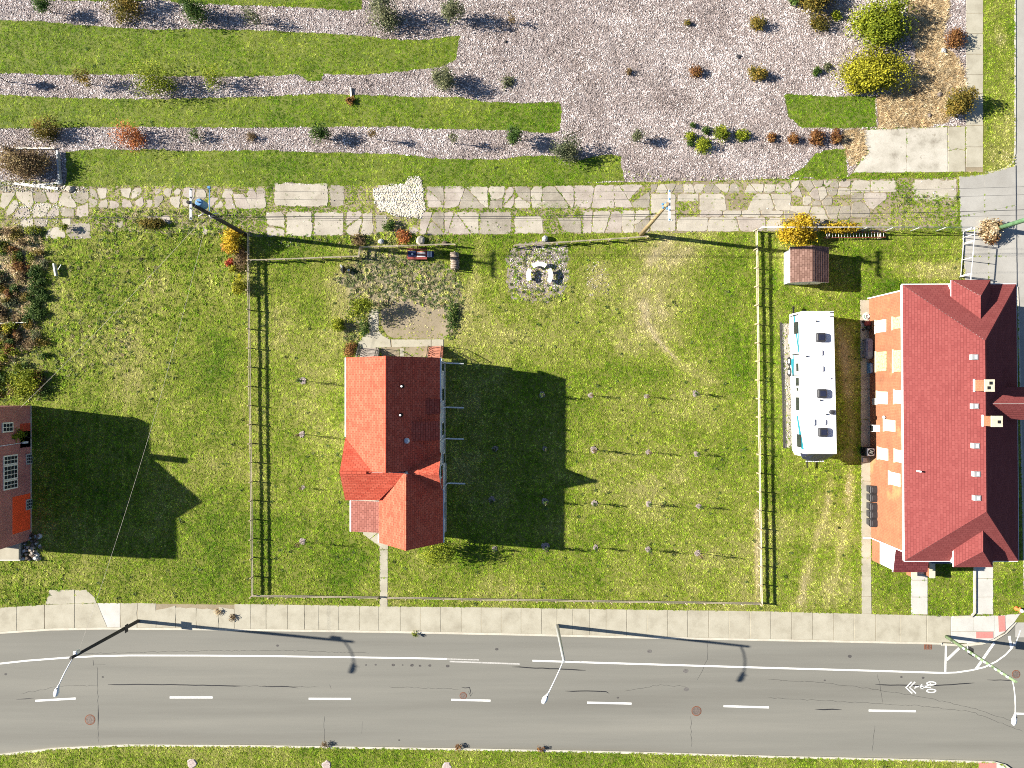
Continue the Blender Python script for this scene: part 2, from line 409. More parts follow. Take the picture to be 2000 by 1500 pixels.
M['black'] = plain('black_metal', (0.018, 0.018, 0.020), 0.5, 0.1, 0.2, 6)
M['plastic'] = plain('black_plastic', (0.035, 0.036, 0.040), 0.45, 0, 0.2, 5)
M['wire'] = plain('wire_black', (0.04, 0.04, 0.045), 0.6, 0, 0.1, 2)
M['wirepale'] = plain('wire_pale', (0.45, 0.41, 0.36), 0.6, 0.1, 0.1, 2)
M['blue'] = plain('transformer_blue', (0.10, 0.24, 0.42), 0.5, 0.1, 0.15, 5)
M['navy'] = plain('navy_paint', (0.020, 0.030, 0.085), 0.5, 0, 0.2, 6)
M['red'] = plain('red_paint', (0.25, 0.055, 0.045), 0.6, 0, 0.25, 6)
M['salmon'] = plain('salmon_paint', (0.50, 0.20, 0.13), 0.7, 0, 0.2, 6)
M['teal'] = plain('teal_stripe', (0.02, 0.20, 0.25), 0.4, 0, 0.1, 4)
M['rvwhite'] = plain('trailer_white', (0.74, 0.75, 0.75), 0.35, 0, 0.09, 1.3, 0.4)
M['rvnavy'] = plain('trailer_dark_cap', (0.022, 0.026, 0.05), 0.3, 0, 0.15, 2, 0.5)
M['rubber'] = plain('rubber', (0.025, 0.025, 0.025), 0.8, 0, 0.2, 8)
M['bark'] = plain('bark', (0.10, 0.075, 0.055), 0.9, 0, 0.3, 12)
M['log'] = plain('split_logs', (0.30, 0.245, 0.19), 0.9, 0, 0.45, 9)
M['stonebench'] = plain('white_stone', (0.70, 0.69, 0.66), 0.8, 0, 0.08, 6)
M['rail'] = plain('dark_red_ladder', (0.20, 0.05, 0.035), 0.6, 0.1, 0.2, 6)
M['greytarp'] = plain('slate_blue_cover', (0.14, 0.15, 0.21), 0.6, 0, 0.15, 4)
M['orangeplastic'] = plain('orange_plastic', (0.75, 0.19, 0.06), 0.6, 0, 0.15, 5)
M['caststone'] = plain('chimney_stone', (0.56, 0.53, 0.38), 0.85, 0, 0.15, 5)
def leafmat(name, a, b, c, tr=0.3): M[name] = attrmat(name, 'tint', [(0.0, a), (0.5, b), (1.0, c)], 'GEOMETRY', tr)
leafmat('leaf_green', (0.020, 0.050, 0.010), (0.060, 0.115, 0.022), (0.15, 0.20, 0.045))
leafmat('leaf_grey', (0.035, 0.048, 0.025), (0.105, 0.125, 0.060), (0.27, 0.27, 0.14))
leafmat('leaf_yellow', (0.095, 0.095, 0.010), (0.29, 0.285, 0.022), (0.52, 0.48, 0.04))
leafmat('leaf_lime', (0.055, 0.085, 0.010), (0.19, 0.24, 0.018), (0.42, 0.43, 0.035))
leafmat('leaf_gold', (0.16, 0.11, 0.012), (0.50, 0.34, 0.02), (0.78, 0.58, 0.05))
leafmat('leaf_orange', (0.14, 0.045, 0.018), (0.42, 0.13, 0.045), (0.60, 0.28, 0.09))
leafmat('leaf_rust', (0.085, 0.036, 0.018), (0.22, 0.10, 0.036), (0.36, 0.21, 0.06))
leafmat('leaf_olive', (0.045, 0.045, 0.012), (0.15, 0.13, 0.024), (0.32, 0.21, 0.04))
leafmat('leaf_brown', (0.07, 0.045, 0.025), (0.20, 0.135, 0.07), (0.34, 0.26, 0.11))
leafmat('leaf_straw', (0.25, 0.16, 0.07), (0.55, 0.43, 0.25), (0.75, 0.66, 0.48))
leafmat('leaf_red', (0.18, 0.03, 0.02), (0.45, 0.07, 0.04), (0.60, 0.16, 0.06))
M['ringchip'] = plain('ring_chips', (0.40, 0.33, 0.30), 0.9, 0, 0.4, 14)
M['oil'] = plain('oil_stain', (0.085, 0.08, 0.075), 0.7, 0, 0.4, 9)
M['oilpale'] = plain('worn_stain', (0.135, 0.128, 0.118), 0.8, 0, 0.3, 9)
M['crush'] = grit('crushed_stone', [(0.3, (0.38, 0.33, 0.22)), (0.45, (0.55, 0.50, 0.38)), (0.7, (0.66, 0.62, 0.50))], 1.6, 14, 0.6)
M['padc'] = grit('stained_concrete', [(0.32, (0.24, 0.215, 0.17)), (0.45, (0.40, 0.375, 0.31)), (0.6, (0.50, 0.47, 0.40))], 0.55, 18, 0.4, 0.95, 0.3, 0.01, (1, 1, 1), (1.1, 0.60, (0.23, 0.20, 0.15)))
M['weedsoil'] = grit('weedy_soil', [(0.3, (0.13, 0.115, 0.06)), (0.5, (0.22, 0.19, 0.115)), (0.7, (0.31, 0.27, 0.18))], 0.9, 13, 0.8)

# ------------------------------------------------------------------ the setting, drawn on a site plan
PX0, PY0, PW, PH = -110, -110, 2220, 1720          # extent of the site maps, plan units
DENS = np.ones((PH, PW), np.float32)               # how thick grass grows
MUL = np.zeros((PH, PW), np.float32)               # wood chips
STR = np.zeros((PH, PW), np.float32)               # straw
RUB = np.zeros((PH, PW), np.float32)               # rubble
def raster(poly, arr, val):
    P = np.array(poly, np.float64)
    x0 = max(int(P[:, 0].min()) - PX0 - 1, 0); x1 = min(int(P[:, 0].max()) - PX0 + 2, PW)
    y0 = max(int(P[:, 1].min()) - PY0 - 1, 0); y1 = min(int(P[:, 1].max()) - PY0 + 2, PH)
    if x1 <= x0 or y1 <= y0: return
    gx, gy = np.meshgrid(np.arange(x0, x1) + PX0 + 0.5, np.arange(y0, y1) + PY0 + 0.5)
    ins = np.zeros(gx.shape, bool)
    for i in range(len(P)):
        xa, ya = P[i]; xb, yb = P[(i+1) % len(P)]
        if ya == yb: continue
        c = ((ya > gy) != (yb > gy)) & (gx < (xb-xa)*(gy-ya)/(yb-ya) + xa)
        ins ^= c
    sub = arr[y0:y1, x0:x1]; sub[ins] = val
def vnoise(cell, seed):
    r = np.random.default_rng(seed)
    g = r.random((PH//cell + 3, PW//cell + 3)).astype(np.float32)
    yy = np.arange(PH)/cell; xx = np.arange(PW)/cell
    yi = yy.astype(int); xi = xx.astype(int); fy = (yy-yi)[:, None]; fx = (xx-xi)[None, :]
    fy = fy*fy*(3-2*fy); fx = fx*fx*(3-2*fx)
    a = g[yi][:, xi]; b = g[yi][:, xi+1]; c = g[yi+1][:, xi]; d = g[yi+1][:, xi+1]
    return ((a*(1-fx)+b*fx)*(1-fy) + (c*(1-fx)+d*fx)*fy).astype(np.float32)
GX, GY = np.meshgrid(np.arange(PW) + PX0, np.arange(PH) + PY0)
DRY = 0.30*vnoise(170, 1) + 0.24*vnoise(60, 2) + 0.16*vnoise(20, 3) + 0.14*vnoise(9, 4) - 0.09 + 0.035*np.sin((GX+GY*.04)/3.6).astype(np.float32)*(vnoise(200, 8) > .45)
def blob(cx, cy, rx, ry, amp, rot=0.0, arr=None):
    global DRY
    t = math.radians(rot); dx = GX-cx; dy = GY-cy
    u = (dx*math.cos(t)+dy*math.sin(t))/rx; v = (-dx*math.sin(t)+dy*math.cos(t))/ry
    g = amp*np.exp(-(u*u+v*v)*1.2)
    if arr is None: DRY += g
    else: arr += g
def track(pts, w, amp):
    global DRY
    best = np.full(DRY.shape, 1e9, np.float32)
    for (xa, ya), (xb, yb) in zip(pts[:-1], pts[1:]):
        L2 = (xb-xa)**2+(yb-ya)**2
        t = np.clip(((GX-xa)*(xb-xa)+(GY-ya)*(yb-ya))/L2, 0, 1)
        best = np.minimum(best, (GX-xa-t*(xb-xa))**2+(GY-ya-t*(yb-ya))**2)
    DRY += (amp*np.exp(-best/(w*w))*(0.5+vnoise(12, 77))).astype(np.float32)
for b_ in ((1290,560,70,110,.22,20),(1330,480,90,40,.12),(1250,640,60,60,.16),(1000,640,110,40,.20),(960,560,50,80,.16),(1080,690,120,40,.15),
           (1320,800,120,70,.16),(1290,960,150,60,.13),(1210,900,60,50,.12),(250,620,120,120,.15),(180,690,70,70,.14),(330,560,120,60,.06),
           (640,800,40,120,.10),(720,560,70,50,.36),(800,560,110,60,.30),(860,590,60,60,.26),(820,630,80,40,.40),(690,640,30,40,.34),(1050,540,62,58,.34),
           (1168,545,26,40,.26),(590,560,60,60,-.06),(1440,620,40,200,-.10),(1160,1100,300,60,-.03),(870,1110,60,40,.05),(920,1090,80,30,-.12),
           (40,560,70,110,.34),(30,700,70,60,.22),(120,560,40,60,.12),(1800,520,140,14,.34),(1790,540,100,8,.30),(1640,1100,60,120,.14),(1560,900,30,250,-.04),
           (140,1120,60,40,.12),(760,490,60,18,.14),(1900,480,25,60,.18),(640,1120,120,60,-.10),(430,900,60,260,-.05),(200,900,130,120,-.04)):
    blob(*b_)
track([(1300,470),(1262,520),(1250,575),(1270,635),(1320,700),(1385,740)], 12, .20)
track([(1345,490),(1300,530),(1285,590),(1310,650),(1370,705)], 9, .15)
track([(1262,626),(1284,664),(1322,702)], 2.2, .4); track([(1252,596),(1266,640),(1300,690)], 2.2, .22); track([(1290,520),(1268,560),(1262,600)], 2.2, .25)
track([(1640,640),(1662,820),(1655,980)], 8, .34)
track([(1622,940),(1612,1000),(1580,1100),(1560,1180)], 9, .30)
track([(1660,930),(1655,1010),(1635,1100),(1615,1180)], 8, .22)
track([(940,470),(925,560),(905,600)], 12, .22)
track([(1478,1000),(1480,1170)], 5, .5)
for cx_, cy_ in ((590,743),(590,848),(590,955)): blob(cx_, cy_, 22, 18, -.12)
blob(1690, 690, 1, 1, 0)
blob(1655, 700, 22, 60, .45)
DRY = np.clip(DRY, 0, 1)

TS = interp([(-400,1215),(0,1187),(86,1181),(190,1178),(300,1178),(500,1180),(740,1184),(1000,1187),(1200,1190),(1500,1194),(1690,1199),(1850,1203),(2400,1206)])
KBL = [(-2600,1900),(-700,1330),(-400,1275),(0,1238),(100,1231.5),(200,1229.5),(400,1231),(600,1234),(750,1236),(1000,1241),(1250,1247),(1500,1252),(1700,1256),(1840,1259)]
ARC = [(1840,1259),(1885,1261),(1920,1257),(1945,1249),(1966,1236),(1984,1217),(1996,1196),(2002,1170)]
EASTL = [(2002,1170),(1996,900),(1990,640),(1987,560)]
SKL = [(-2600,2160),(-700,1570),(-400,1512),(0,1473),(115,1460),(250,1454),(500,1455.5),(700,1458.5),(1000,1463.5),(1250,1468.5),(1500,1476),(1800,1483),(1905,1486)]
SARC = [(1905,1486),(1940,1487),(1962,1493),(1980,1506),(1992,1526),(1998,1560),(2004,1800),(2030,3000)]
KB = interp(KBL); SK = interp(SKL)
NEK = [(1982.5,-2500),(1982.5,270),(1982,300),(1978,318),(1966,328),(1950,333),(1925,337)]

# big ground sheet
g = MB(); g.sheet([(-500,-500),(500,-500),(500,500),(-500,500)], -0.20)
struct(g.build('ground', M['ground']))
# asphalt road and side street
rd = MB()
rd.sheet(pts_m(KBL + ARC[1:] + [(2012,1170),(2012,1258),(4500,1300),(4500,1540),(1986,1540),(1986,1514),(1980,1506),(1962,1493),(1940,1487)] + SKL[::-1]), -0.12)
road = struct(rd.build('road', M['asphalt']))
ss = MB(); ss.add([(X(1960),Y(-2600),-.05),(X(2210),Y(-2600),-.05),(X(2228),Y(1080),-.05),(X(1985),Y(1080),-.05),(X(2230),Y(1260),-.126),(X(1985),Y(1260),-.126),(X(2240),Y(4000),-.126),(X(1985),Y(4000),-.126)], [(3,2,1,0),(5,4,2,3),(7,6,4,5)])
street = struct(ss.build('side_street', M['street']))
# lawns as gridded sheets that carry how dry the turf is
def lawn_grid(name, fx0, fx1, fy0, fy1, nu, nv, z):
    vs_ = []; dr = []
    for j in range(nv+1):
        for i in range(nu+1):
            u, v = i/nu, j/nv
            xa = -900 + u*2900
            ya, yb = fy0(xa), fy1(xa)
            y = ya + v*(yb-ya)
            x = fx0(y) + u*(fx1(y)-fx0(y))
            vs_.append((X(x), Y(y), z))
            ix = min(max(int(x-PX0), 0), PW-1); iy = min(max(int(y-PY0), 0), PH-1)
            dr.append(float(DRY[iy, ix]))
    fs = [(j*(nu+1)+i, (j+1)*(nu+1)+i, (j+1)*(nu+1)+i+1, j*(nu+1)+i+1) for j in range(nv) for i in range(nu)]
    me = bpy.data.meshes.new(name); me.from_pydata(vs_, [], fs); me.materials.append(M['lawn'])
    a = me.attributes.new('dry', 'FLOAT', 'POINT'); a.data.foreach_set('value', np.array(dr, np.float32))
    o = bpy.data.objects.new(name, me); C.objects.link(o); return struct(o)
eastx = interp([(-700,1981),(320,1981),(560,1986),(1200,2000)])
lawn_grid('lawn', lambda y: -900, lambda y: eastx(y), lambda x: -700, lambda x: min(TS(x), KB(x)) + 12, 290, 190, 0.0)
sy = interp([(p[0], p[1]+3) for p in SKL] + [(1940,1490),(1990,1530),(2000,1560)])
lawn_grid('south_lawn', lambda y: -900, lambda y: 1996, lambda x: sy(x), lambda x: 2300, 200, 60, 0.0)
raster([(-200,1230)] + [(x, TS(x)) for x in range(-200, 1990, 20)] + [(2400,1150),(2400,1500)] + [(x, SK(x)+2) for x in range(1905, -201, -20)], DENS, 0)
raster([(1905,1480),(2400,1480),(2400,1700),(1997,1700),(1990,1530),(1960,1493)], DENS, 0)
raster([(1982,-200),(2400,-200),(2400,1300),(2000,1200),(1988,600),(1982,560)], DENS, 0)

# kerbs
k1 = MB(); k1.wall_strip(pts_m([(a, b-2.0) for a, b in KBL]), 0.16, -0.19, 0.006)
struct(k1.build('kerb', M['kerb']))
k2 = MB(); k2.wall_strip(pts_m(ARC[:1] + rough(ARC[1:], 12, 0.0, closed=False)), 0.18, -0.19, -0.055)
struct(k2.build('corner_kerb', M['kerb']))
k3 = MB(); k3.wall_strip(pts_m([(a, b+2.0) for a, b in SKL] + [(a+1, b+2) for a, b in SARC[1:]]), 0.17, -0.19, 0.006)
struct(k3.build('south_kerb', M['kerb']))
k4 = MB(); k4.wall_strip(pts_m(NEK), 0.13, -0.19, 0.006)
struct(k4.build('street_kerb', M['kerb']))
k5 = MB(); k5.wall_strip(pts_m(EASTL), 0.13, -0.19, 0.004)
struct(k5.build('east_kerb', M['kerb']))

def slab(poly, parent, mat, z=0.02, th=0.07, name='slab', jag=0.0, seg=7, cham=0.008, nograss=True):
    if jag: poly = rough(poly, seg, jag)
    mb = MB(); pm = pts_m(poly); c = cen(pm)
    mb.prism(pm, z-th, z, cham)
    if nograss: raster(poly, DENS, 0)
    return mb.build(name, mat, parent, loc=(c[0], c[1], 0))
def root_struct(name, poly, z, mat):
    mb = MB(); mb.sheet(pts_m(poly), z); o = struct(mb.build(name, mat)); OFF[o.name] = Vector((0, 0, 0)); return o

# ---- sidewalk along the road, slab by slab
swb = root_struct('sidewalk', [(x, TS(x)+1.5) for x in range(-400, 1990, 30)] + [(1996,1196),(1960,1238),(1920,1254)] + [(x, min(KB(x), 1259)-4) for x in range(1860, -401, -30)], 0.004, M['dirt'])
J = [-330,-290,-250,-210,-170,-130,-90,-48,-8,33,87,146,192,235,268,305,343,384,427,458,490,520,562,595,623,662,702,740,782,821,861,901,940,979,1018,1058,1088,1119,1152,1184,1224,1264,1304,1343,1384,1424,1465,1505,1546,1587,1628,1668,1710,1758,1810,1857]
for i, (a, b) in enumerate(zip(J[:-1], J[1:])):
    ra = random.Random(i)
    ga = 1.0 if a in (87, 268) else 0.35
    ta, tb = TS(a), TS(b); jag = 0.15
    if 300 < a < 450: ta += 9 + ra.uniform(-4, 4); tb += 9 + ra.uniform(-4, 4); jag = 1.2
    elif 230 < a <= 300: jag = 0.6
    p = [(a+ga, ta), (b-0.35, tb), (b-0.35, KB(b)-4.4), (a+ga, KB(a)-4.4)]
    m = M['walk_new'] if a == 192 else M['walk']
    if a == 192: p = [(190.5, ta), (234.6, tb), (234.6, KB(b)-4.4), (210, KB(210)-4.4)]
    if a == 146: p = [(146.4, ta), (190, tb), (209.5, KB(210)-4.4), (146.4, KB(a)-4.4)]
    slab(p, swb, m, 0.022 + ra.uniform(-0.004, 0.004), 0.05, jag=jag, seg=9)
slab([(97,1152),(145.6,1151.5),(145.6,TS(146)-0.5),(88,TS(90)-0.5),(93,1168)], swb, M['walk'], 0.02, 0.05, jag=0.5)
slab([(146.6,1151.5),(169,1152),(186,1168),(188,TS(188)-0.5),(146.6,TS(146)-0.5)], swb, M['walk'], 0.019, 0.05, jag=0.7)
# new corner ramp with red tactile plates
slab([(1857.4,1204),(1901,1203),(1901,1233),(1857.4,1233)], swb, M['walk_new'], 0.022, 0.05)
slab([(1901.5,1203),(1942,1202),(1942,1233),(1901.5,1233)], swb, M['walk_new'], 0.022, 0.05)
slab([(1857.4,1233.5),(1942,1233.5),(1942,1247),(1928,1252),(1895,1256.5),(1857.4,1255)], swb, M['walk_new'], 0.016, 0.05)
slab([(1942.5,1202),(1992,1199),(1980,1217),(1962,1234),(1942.5,1246)], swb, M['walk_new'], 0.016, 0.05)
for p in ([(1906,1233.8),(1939.5,1233.8),(1939.5,1246.5),(1906,1246.5)], [(1949,1202.5),(1962.5,1202),(1963.5,1232.5),(1950.5,1234)]):
    slab(p, swb, M['pink'], 0.032, 0.02, 'tactile_plate', cham=0.003)
# corner pad in the far lower corner
fp = root_struct('corner_pavement', [(1912,1490),(1942,1491),(1960,1497),(1976,1510),(1988,1530),(1990,1700),(1912,1700)], 0.006, M['walk_new'])
slab([(1911.5,1489.5),(1946,1490.5),(1946,1560),(1911.5,1560)], fp, M['pink'], 0.02, 0.02, 'tactile_plate', cham=0.003)
slab([(1946.5,1491),(1960,1496),(1976,1509),(1986,1530),(1988,1560),(1946.5,1560)], fp, M['walk_new'], 0.018, 0.02)

# ---- road markings and road wear, each a thin sheet
ZR = -0.12
def mark(name, pts, w, mat, dz=0.004, taper=False):
    mb = MB(); pm = pts_m(pts); c = cen(pm); mb.ribbon(pm, w*S, ZR+dz, taper); return mb.build(name, mat, road, loc=(c[0], c[1], ZR))
mark('edge_line', [(-400,1335),(-150,1312),(0,1297),(50,1291.5),(130,1285.5),(190,1282.5),(250,1281.3),(400,1281.5),(500,1282.2),(700,1285),(800,1286.5),(872,1288)], 3.2, M['paint'])
mark('edge_line', [(872,1288),(900,1289),(935,1290)], 2.4, M['worn'])
mark('edge_line', [(878,1293),(940,1295.3),(1015,1298)], 3.0, M['worn'])
mark('edge_line', [(1040,1291.5),(1150,1295),(1300,1299.5),(1500,1305.5),(1700,1311),(1845,1315.5)], 3.4, M['paint'])
mark('edge_line', [(1845,1315.5),(1870,1314.5),(1900,1310),(1925,1304),(1948,1293),(1966,1280),(1979,1266),(1983,1256)], 3.0, M['paint'], 0.005)
mark('edge_line', [(1849.2,1262),(1848,1314)], 3.8, M['paint'], 0.006)
for p in ([(1851,1290),(1875,1267)], [(1908,1308),(1944,1256)], [(1893,1256),(1893.5,1270)], [(1973,1243),(1977,1266)]):
    mark('hatch_bar', p, 5.0, M['paint'], 0.007)
mark('edge_line', [(1984,1262),(1992,1241),(1997,1226)], 2.2, M['paint'], 0.006)
for a, b, c, d in ((67,1370,146,1365.5),(330,1363.5,414,1363.5),(602,1366,685,1366.3),(881,1368,958,1369.7),(1147,1373.5,1234,1375.5),(1414,1380.5,1503,1383),(1698,1389,1790,1390.5),(1986,1395,2070,1398),(-200,1395,-120,1385)):
    mark('lane_dash', [(a, b), ((a+b*0+c)/2, (b+d)/2), (c, d)], 3.9, M['paint'])
def seal(pts, w): mark('crack_seal', rough(pts, 14, 0.7, closed=False), w, M['tar'], 0.0045, True)
for pts, w in (([(209,1338.5),(300,1338),(380,1339.5),(473,1341)], 2.0), ([(511,1342),(560,1342),(581,1345)], 1.6), ([(1000,1304),(1060,1306),(1144,1310.5)], 2.0), ([(1104,1351),(1160,1351),(1184,1352.5),(1190,1355.5)], 1.9),
               ([(189.5,1378),(190,1400),(189.5,1427)], 2.0), ([(1592,1386.5),(1645,1387.5)], 2.3), ([(1711,1338),(1770,1339.5),(1830,1340),(1905,1335)], 2.0), ([(1929,1329),(1985,1330)], 1.5), ([(30,1367.5),(65,1364.5)], 1.6),
               ([(901,1343),(908,1345),(917,1344),(918.5,1350),(919,1356)], 1.4), ([(915,1352),(919,1361),(923,1354)], 1.2), ([(180,1290),(181,1301)], 2.2), ([(181,1298.5),(204,1298.5)], 1.4), ([(643,1338),(646,1346)], 0.9), ([(707,1410),(706,1434)], 0.7)):
    seal(pts, w)
def hair(pts, w=0.4): mark('road_crack', rough(pts, 7, 1.3, closed=False), w, M['tar'], 0.0043, True)
for pts in ([(188,1302),(189,1340),(190,1378)], [(190,1427),(191,1452)], [(632,1400),(634,1452)], [(40,1356),(110,1342),(190,1340)], [(473,1341),(620,1343)], [(760,1343),(900,1347)], [(1220,1352),(1290,1339),(1340,1342)], [(1382,1250),(1382,1290),(1372,1312),(1362,1330)], [(1715,1318),(1722,1350),(1726,1375)],
            [(1500,1328),(1600,1334),(1700,1346),(1800,1362),(1900,1384),(1980,1410)], [(1500,1364),(1650,1372),(1800,1380),(1900,1392),(2000,1430)], [(150,1278),(400,1272),(560,1272),(720,1277)], [(1350,1400),(1351,1460)], [(1710,1418),(1706,1468)], [(1100,1290),(1160,1296)]):
    hair(pts)
# sharrow: bicycle and double chevron
def ring(cx, cy, rx, ry, w):
    mb = MB(); n = 20; vs_ = []
    for k in range(n):
        a = 2*math.pi*k/n; vs_ += [(X(cx+rx*math.cos(a)), Y(cy+ry*math.sin(a)), ZR+0.006), (X(cx+(rx-w)*math.cos(a)), Y(cy+(ry-w*0.8)*math.sin(a)), ZR+0.006)]
    mb.add(vs_, [(2*k, 2*((k+1) % n), 2*((k+1) % n)+1, 2*k+1)[::-1] for k in range(n)])
    mb.build('bicycle_marking', M['paint'], road, loc=(X(cx), Y(cy), ZR))
ring(1820.5, 1336, 10, 4.2, 2.6); ring(1820.5, 1350.5, 10, 4.2, 2.6)
for p, w in (([(1820,1336.5),(1810,1342),(1800,1341),(1791,1343)], 2.2), ([(1820,1343.5),(1808,1343.5),(1800,1345)], 1.6), ([(1800,1347),(1809,1340)], 1.6), ([(1791,1341),(1788,1346)], 2.0), ([(1803,1337),(1797,1342),(1805,1347)], 1.5)):
    mark('bicycle_marking', p, w, M['paint'], 0.0065)
for dx in (0, 7):
    mark('chevron_marking', [(1782+dx,1333),(1771+dx,1344),(1783.5+dx,1355.5)], 2.6, M['paint'], 0.006)

# ---- alley of broken slabs
alley = root_struct('alley', rough([(-200,362),(520,362),(540,356),(900,366),(1300,360),(1330,355),(1870,347),(1870,440),(1735,452),(1500,452),(1100,457),(700,460),(520,462),(-200,440)], 20, 1.5), 0.003, M['dirt'])
raster([(-200,362),(520,362),(900,364),(1300,358),(1870,347),(1870,440),(1735,452),(1100,457),(520,462),(-200,440)], DENS, 1.0)
raster([(1270,352),(1740,350),(1740,452),(1270,455)], DENS, 0.4)
def cut(poly, ang, p):
    a, b = -math.sin(ang), math.cos(ang); c = a*p[0]+b*p[1]
    return clip(poly, a, b, c), clip(poly, -a, -b, -c)
def crack(poly, n, rnd):
    ps = [poly]
    while len(ps) < n:
        ps.sort(key=area); q = ps.pop(); c = cen(q)
        w = max(p[0] for p in q)-min(p[0] for p in q); h = max(p[1] for p in q)-min(p[1] for p in q)
        ang = (math.pi/2 if w > h else 0) + rnd.uniform(-0.8, 0.8)
        a, b = cut(q, ang, (c[0]+rnd.uniform(-.15, .15)*w, c[1]+rnd.uniform(-.15, .15)*h))
        if len(a) > 2 and len(b) > 2: ps += [a, b]
        else: ps.append(q)
        if len(ps) > 30: break
    return ps
def inset(poly, gpx):
    c = cen(poly); out = []
    for p in poly:
        L = math.hypot(p[0]-c[0], p[1]-c[1]) or 1; k = max(0.3, 1-gpx*1.3/L); out.append((c[0]+(p[0]-c[0])*k, c[1]+(p[1]-c[1])*k))
    return out
AR = random.Random(5)
def alley_slab(poly, gap, jag=0.8):
    if area(poly) < 18: return
    q = []; pp = inset(poly, gap*AR.uniform(.6, 1.9)+.35)
    if AR.random() < .045: return
    for i, p in enumerate(pp):
        o_, n_ = pp[i-1], pp[(i+1) % len(pp)]
        if AR.random() < .6:
            for w_ in (o_, n_):
                L = math.hypot(w_[0]-p[0], w_[1]-p[1]) or 1; k = min(.36, AR.uniform(1, 8)/L); q.append((p[0]+(w_[0]-p[0])*k, p[1]+(w_[1]-p[1])*k))
        else: q.append(p)
    slab(q, alley, AR.choice([M['slab'], M['slab'], M['slab2'], M['slab3']]), 0.022+AR.uniform(-0.008, 0.010), 0.06, jag=jag*1.5, seg=4.2)
    raster(q, DENS, 0.035); raster(q, RUB, 0.006)
def rowslabs(breaks, top, bot, npc, gap, skip=(), jag=0.8):
    for a, b in zip(breaks[:-1], breaks[1:]):
        if (a, b) in skip: continue
        q = [(a, top(a)), (b, top(b)), (b, bot(b)), (a, bot(a))]
        for p in crack(q, AR.choice(npc), AR): alley_slab(p, gap, jag)
tA = interp([(520,357),(640,356),(650,362),(1000,363),(1270,360)]); mA = interp([(520,403),(700,405),(1000,408),(1270,406)])
bA0 = interp([(520,412),(1000,413),(1270,410)]); bA = interp([(520,463),(700,462),(900,459),(1270,455)])
rowslabs([533,643,674,735], tA, mA, [1], 1.6, jag=1.2)
rowslabs([833,868,955,1005,1059,1122], tA, mA, [2, 3, 4], 0.9)
rowslabs([1122,1200,1270], tA, mA, [2, 4], 0.5)
rowslabs([518,558,611,674,730], bA0, bA, [1, 2, 3], 1.6, jag=1.3)
rowslabs([820,868,936,1000], bA0, bA, [1, 3], 1.0)
rowslabs([1003,1063], lambda x: 421, lambda x: 457, [1], 1.4); rowslabs([1065,1138], lambda x: 424, lambda x: 457, [2], 1.5)
rowslabs([1138,1215,1270], bA0, bA, [2, 3], 0.6)
t3 = interp([(1270,360),(1330,357),(1600,352),(1750,350)])
raster([(1322,394),(1365,394),(1365,424),(1322,424)], DENS, 1.0); raster([(1045,397),(1132,400),(1135,421),(1050,422)], DENS, 1.0)
def voronoi(x0, x1, y0, y1, cell, gap, keep, jag, seed):
    rv = random.Random(seed); pts = []
    nx = max(1, int((x1-x0)/cell)); ny = max(1, int((y1-y0)/(cell*0.8)))
    for i in range(nx):
        for j in range(ny): pts.append((x0+(i+.5+rv.uniform(-.42, .42))*(x1-x0)/nx, y0+(j+.5+rv.uniform(-.4, .4))*(y1-y0)/ny))
    for i, p in enumerate(pts):
        q = [(x0, y0), (x1, y0), (x1, y1), (x0, y1)]
        for k, s in enumerate(pts):
            if k == i or abs(s[0]-p[0]) > 3.2*cell: continue
            a, b = s[0]-p[0], s[1]-p[1]; q = clip(q, a, b, (s[0]**2+s[1]**2-p[0]**2-p[1]**2)/2)
            if len(q) < 3: break
        if len(q) >= 3 and rv.random() < keep: alley_slab(q, gap*rv.uniform(0.5, 1.4), jag)
voronoi(1271, 1545, 359, 377, 17, 0.45, 0.97, 0.5, 31)
voronoi(1271, 1320, 378, 452, 34, 0.5, 1.0, 0.6, 32); voronoi(1366, 1545, 378, 412, 40, 0.5, 1.0, 0.7, 33); voronoi(1322, 1530, 424, 452, 46, 0.6, 1.0, 0.7, 34); voronoi(1366, 1530, 411, 424, 40, 0.5, 1.0, 0.6, 35); voronoi(1322, 1366, 378, 393, 24, 0.6, 1.0, 0.6, 36)
voronoi(1545, 1662, 352, 402, 17, 0.5, 0.97, 0.5, 1)
voronoi(1530, 1662, 402, 430, 26, 0.6, 0.95, 0.5, 2)
voronoi(1545, 1640, 430, 450, 22, 0.7, 0.7, 0.6, 21)
voronoi(1662, 1752, 352, 376, 34, 0.5, 1.0, 0.5, 3)
voronoi(1662, 1732, 376, 425, 30, 0.7, 0.9, 0.7, 4)
voronoi(1782, 1871, 350, 392, 45, 1.0, 1.0, 1.5, 5)
voronoi(172, 300, 366, 408, 19, 1.6, 0.95, 0.8, 6)
voronoi(300, 520, 366, 408, 20, 2.3, 0.82, 0.9, 7)
voronoi(440, 520, 376, 410, 26, 1.6, 1.0, 0.9, 8)
voronoi(-20, 175, 374, 425, 25, 1.3, 0.92, 1.0, 9)
voronoi(40, 140, 425, 445, 25, 1.6, 0.6, 1.0, 10)
voronoi(-190, -20, 374, 430, 30, 1.3, 0.9, 1.0, 12)
for q in ([(128,436),(176,435),(179,466),(132,468)], [(92,446),(127,440),(128,466),(88,466)], [(395,441),(405,443),(407,460),(396,458)], [(226,434),(242,432),(240,446),(230,446)], [(312,420),(334,421),(332,438),(314,436)], [(284,422),(310,420),(310,430),(286,430)]):
    alley_slab(q, 0.2, 0.9)
for q in ([(735,362),(758,360),(762,400),(738,404)], [(764,372),(790,366),(796,398),(768,402)], [(733,416),(758,420),(754,452),(734,456)], [(800,392),(815,388),(830,404),(806,410)], [(798,445),(812,441),(820,450),(810,458),(800,456)]):
    alley_slab(q, 0.6, 1.2)
